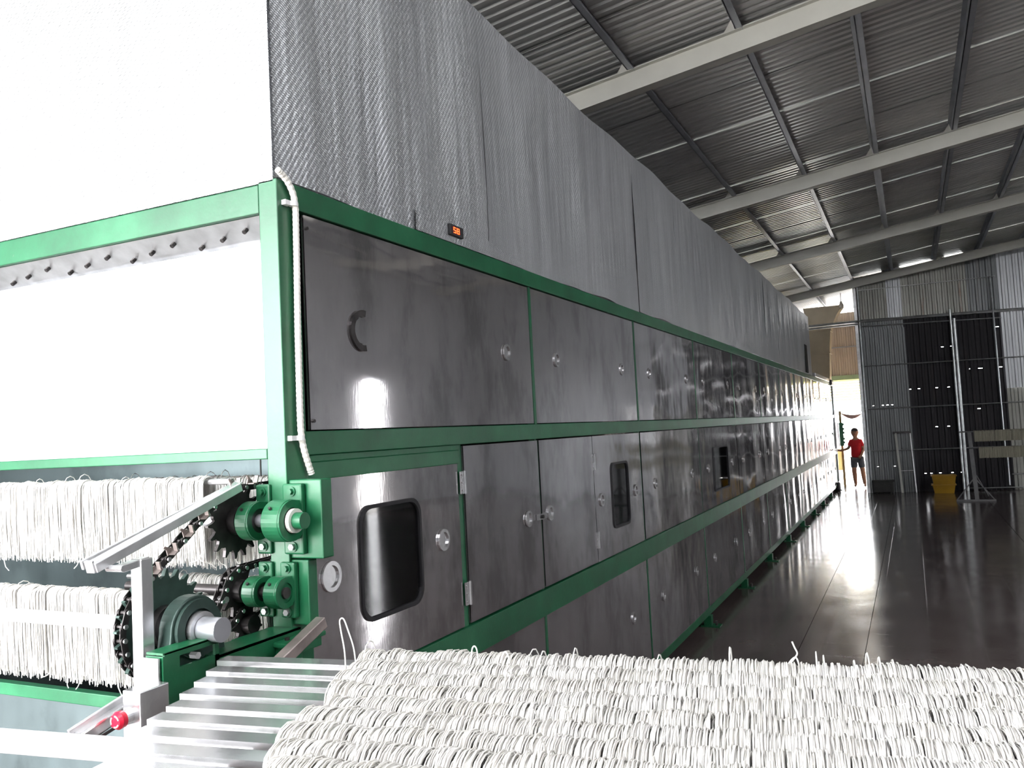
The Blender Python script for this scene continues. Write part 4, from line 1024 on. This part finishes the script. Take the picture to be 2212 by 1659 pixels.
# ---------------------------------------------------- person
def person():
    ox, oy = -1.38, 24.0
    root = empty('person', (ox, oy, 0), 'person in red t-shirt, grey shorts and dark cap standing in the bright rear doorway', 'person')
    def P(x, y, z): return Vector((ox+x, oy+y, z))
    # joints: 0 pelvis 1 belly 2 chest 3 neck 4 head base 5 head
    J = {}
    def j(n, p, r): J[n] = (p, r)
    j('pelvis', P(0.0, 0, 0.80), (0.135, 0.095)); j('belly', P(0, 0, 0.92), (0.125, 0.085)); j('chest', P(0, 0, 1.12), (0.135, 0.095)); j('shoulder', P(0, 0, 1.23), (0.075, 0.065))
    j('neck', P(-0.005, -0.005, 1.305), (0.040, 0.040)); j('jaw', P(-0.01, -0.03, 1.37), (0.074, 0.080)); j('head', P(-0.01, -0.015, 1.45), (0.110, 0.122)); j('crown', P(-0.01, -0.005, 1.52), (0.078, 0.085))
    j('shR', P(-0.115, 0, 1.215), (0.046, 0.046)); j('elR', P(-0.19, -0.04, 1.03), (0.042, 0.042)); j('wrR', P(-0.36, -0.14, 0.985), (0.030, 0.030)); j('haR', P(-0.42, -0.16, 0.985), (0.030, 0.016))
    j('shL', P(0.115, 0, 1.215), (0.046, 0.046)); j('elL', P(0.175, 0.02, 1.00), (0.042, 0.042)); j('wrL', P(0.13, -0.14, 0.86), (0.030, 0.030)); j('haL', P(0.09, -0.16, 0.82), (0.030, 0.018))
    j('hipR', P(-0.075, 0, 0.74), (0.085, 0.085)); j('knR', P(-0.085, -0.05, 0.44), (0.064, 0.064)); j('cfR', P(-0.08, -0.03, 0.32), (0.062, 0.064)); j('anR', P(-0.075, 0.02, 0.08), (0.040, 0.044)); j('toR', P(-0.085, -0.12, 0.035), (0.038, 0.026))
    j('hipL', P(0.085, 0, 0.74), (0.085, 0.085)); j('knL', P(0.12, -0.02, 0.44), (0.064, 0.064)); j('cfL', P(0.13, 0.0, 0.32), (0.062, 0.064)); j('anL', P(0.145, 0.04, 0.08), (0.040, 0.044)); j('toL', P(0.16, -0.10, 0.035), (0.038, 0.026))
    E = [('pelvis', 'belly'), ('belly', 'chest'), ('chest', 'shoulder'), ('shoulder', 'neck'), ('neck', 'jaw'), ('jaw', 'head'), ('head', 'crown'),
         ('shoulder', 'shR'), ('shR', 'elR'), ('elR', 'wrR'), ('wrR', 'haR'), ('shoulder', 'shL'), ('shL', 'elL'), ('elL', 'wrL'), ('wrL', 'haL'),
         ('pelvis', 'hipR'), ('hipR', 'knR'), ('knR', 'cfR'), ('cfR', 'anR'), ('anR', 'toR'), ('pelvis', 'hipL'), ('hipL', 'knL'), ('knL', 'cfL'), ('cfL', 'anL'), ('anL', 'toL')]
    names = list(J)
    def fing(h, w, tips):
        for i, t in enumerate(tips):
            nm = h+'f%d' % i; J[nm+'a'] = (J[h][0].lerp(t, 0.45), (0.0085, 0.0085)); J[nm+'b'] = (t, (0.0065, 0.0065)); E.append((h, nm+'a')); E.append((nm+'a', nm+'b')); names.append(nm+'a'); names.append(nm+'b')
    hR = J['haR'][0]; fing('haR', 'wrR', [hR+Vector((-0.075, -0.02, 0.022)), hR+Vector((-0.085, -0.02, 0.004)), hR+Vector((-0.08, -0.02, -0.014)), hR+Vector((-0.065, -0.02, -0.030)), hR+Vector((-0.03, -0.04, 0.045))])
    hL = J['haL'][0]; fing('haL', 'wrL', [hL+Vector((-0.05, -0.02, -0.045)), hL+Vector((-0.035, -0.02, -0.06)), hL+Vector((-0.015, -0.02, -0.062)), hL+Vector((0.005, -0.02, -0.055)), hL+Vector((-0.055, -0.02, 0.0))])
    def skin(name, keys, edges, mat, grow=0.0, sub=2, rootk=None):
        me = bpy.data.meshes.new(name); idx = {k: i for i, k in enumerate(keys)}
        me.from_pydata([J[k][0] for k in keys], [(idx[a], idx[b]) for a, b in edges], [])
        o = bpy.data.objects.new(name, me); COL.objects.link(o); adopt(o, root)
        o.modifiers.new('skin', 'SKIN').use_smooth_shade = True
        lay = me.skin_vertices[0] if me.skin_vertices else None
        if lay is None:
            bm = bmesh.new(); bm.from_mesh(me); bm.verts.layers.skin.verify(); bm.to_mesh(me); bm.free(); lay = me.skin_vertices[0]
        for k, i in idx.items():
            lay.data[i].radius = (J[k][1][0]+grow, J[k][1][1]+grow); lay.data[i].use_root = (k == rootk)
        o.modifiers.new('sub', 'SUBSURF').levels = sub; o.modifiers['sub'].render_levels = sub
        me.materials.append(M[mat]); return o
    skin('body', names, E, 'skin', 0, 2, 'pelvis')
    J['slR'] = (J['shR'][0].lerp(J['elR'][0], 0.7), (0.048, 0.048)); J['slL'] = (J['shL'][0].lerp(J['elL'][0], 0.7), (0.048, 0.048))
    J['hem'] = (P(0, 0, 0.725), (0.155, 0.115)); J['collar'] = (P(-0.002, 0, 1.285), (0.050, 0.048))
    skin('t_shirt', ['hem', 'belly', 'chest', 'shoulder', 'collar', 'shR', 'slR', 'shL', 'slL'], [('hem', 'belly'), ('belly', 'chest'), ('chest', 'shoulder'), ('shoulder', 'collar'), ('shoulder', 'shR'), ('shR', 'slR'), ('shoulder', 'shL'), ('shL', 'slL')], 'shirt', 0.016, 2, 'hem')
    J['legR'] = (J['hipR'][0].lerp(J['knR'][0], 0.85), (0.078, 0.078)); J['legL'] = (J['hipL'][0].lerp(J['knL'][0], 0.85), (0.078, 0.078))
    skin('shorts', ['pelvis', 'hipR', 'legR', 'hipL', 'legL'], [('pelvis', 'hipR'), ('hipR', 'legR'), ('pelvis', 'hipL'), ('hipL', 'legL')], 'shorts', 0.012, 2, 'pelvis')
    # cap and hair, nose, ears, eyes, mouth
    hc = P(-0.01, -0.01, 1.475); mb = MB(); n = 18
    vs = []
    for i in range(6):
        a = PI/2*i/5
        for k in range(n): vs.append(hc+Vector((0.092*math.cos(a)*math.cos(2*PI*k/n), 0.102*math.cos(a)*math.sin(2*PI*k/n), 0.012+0.085*math.sin(a))))
    mb.add(vs, [(i*n+k, i*n+(k+1) % n, (i+1)*n+(k+1) % n, (i+1)*n+k) for i in range(5) for k in range(n)])
    cap_ = mb.build('cap', 'cap', root, True)
    mb = MB(); vs = []
    for k in range(9):
        a = PI+PI*k/8; vs += [hc+Vector((0.084*math.cos(a), 0.094*math.sin(a), 0.016)), hc+Vector((0.080*math.cos(a)-0.015, 0.165*math.sin(a), 0.004))]
    mb.add(vs, [(2*i, 2*i+1, 2*i+3, 2*i+2) for i in range(8)]); o = mb.build('cap_peak', 'cap', root); o.modifiers.new('t', 'SOLIDIFY').thickness = 0.005
    mb = MB(); mb.add([hc+Vector(v) for v in ((0, -0.095, -0.015), (-0.014, -0.090, -0.055), (0.014, -0.090, -0.055), (0, -0.135, -0.050))], [(0, 1, 3), (0, 3, 2), (1, 2, 3)]); mb.build('nose', 'skin', root)
    for s in (-1, 1):
        MB().tube([hc+Vector((s*0.072, 0.0, -0.045)), hc+Vector((s*0.088, 0.006, -0.025)), hc+Vector((s*0.086, 0.006, -0.005))], [0.008, 0.012, 0.008], 8).build('ear', 'skin', root, True)
        MB().tube([hc+Vector((s*0.030, -0.085, -0.020)), hc+Vector((s*0.030, -0.108, -0.020))], [0.011, 0.008], 10).build('eye', 'cap', root, True)
    MB().box(tuple(hc+Vector((-0.022, -0.106, -0.083))), tuple(hc+Vector((0.022, -0.080, -0.076)))).build('mouth', 'shirt', root)
    return root
person()
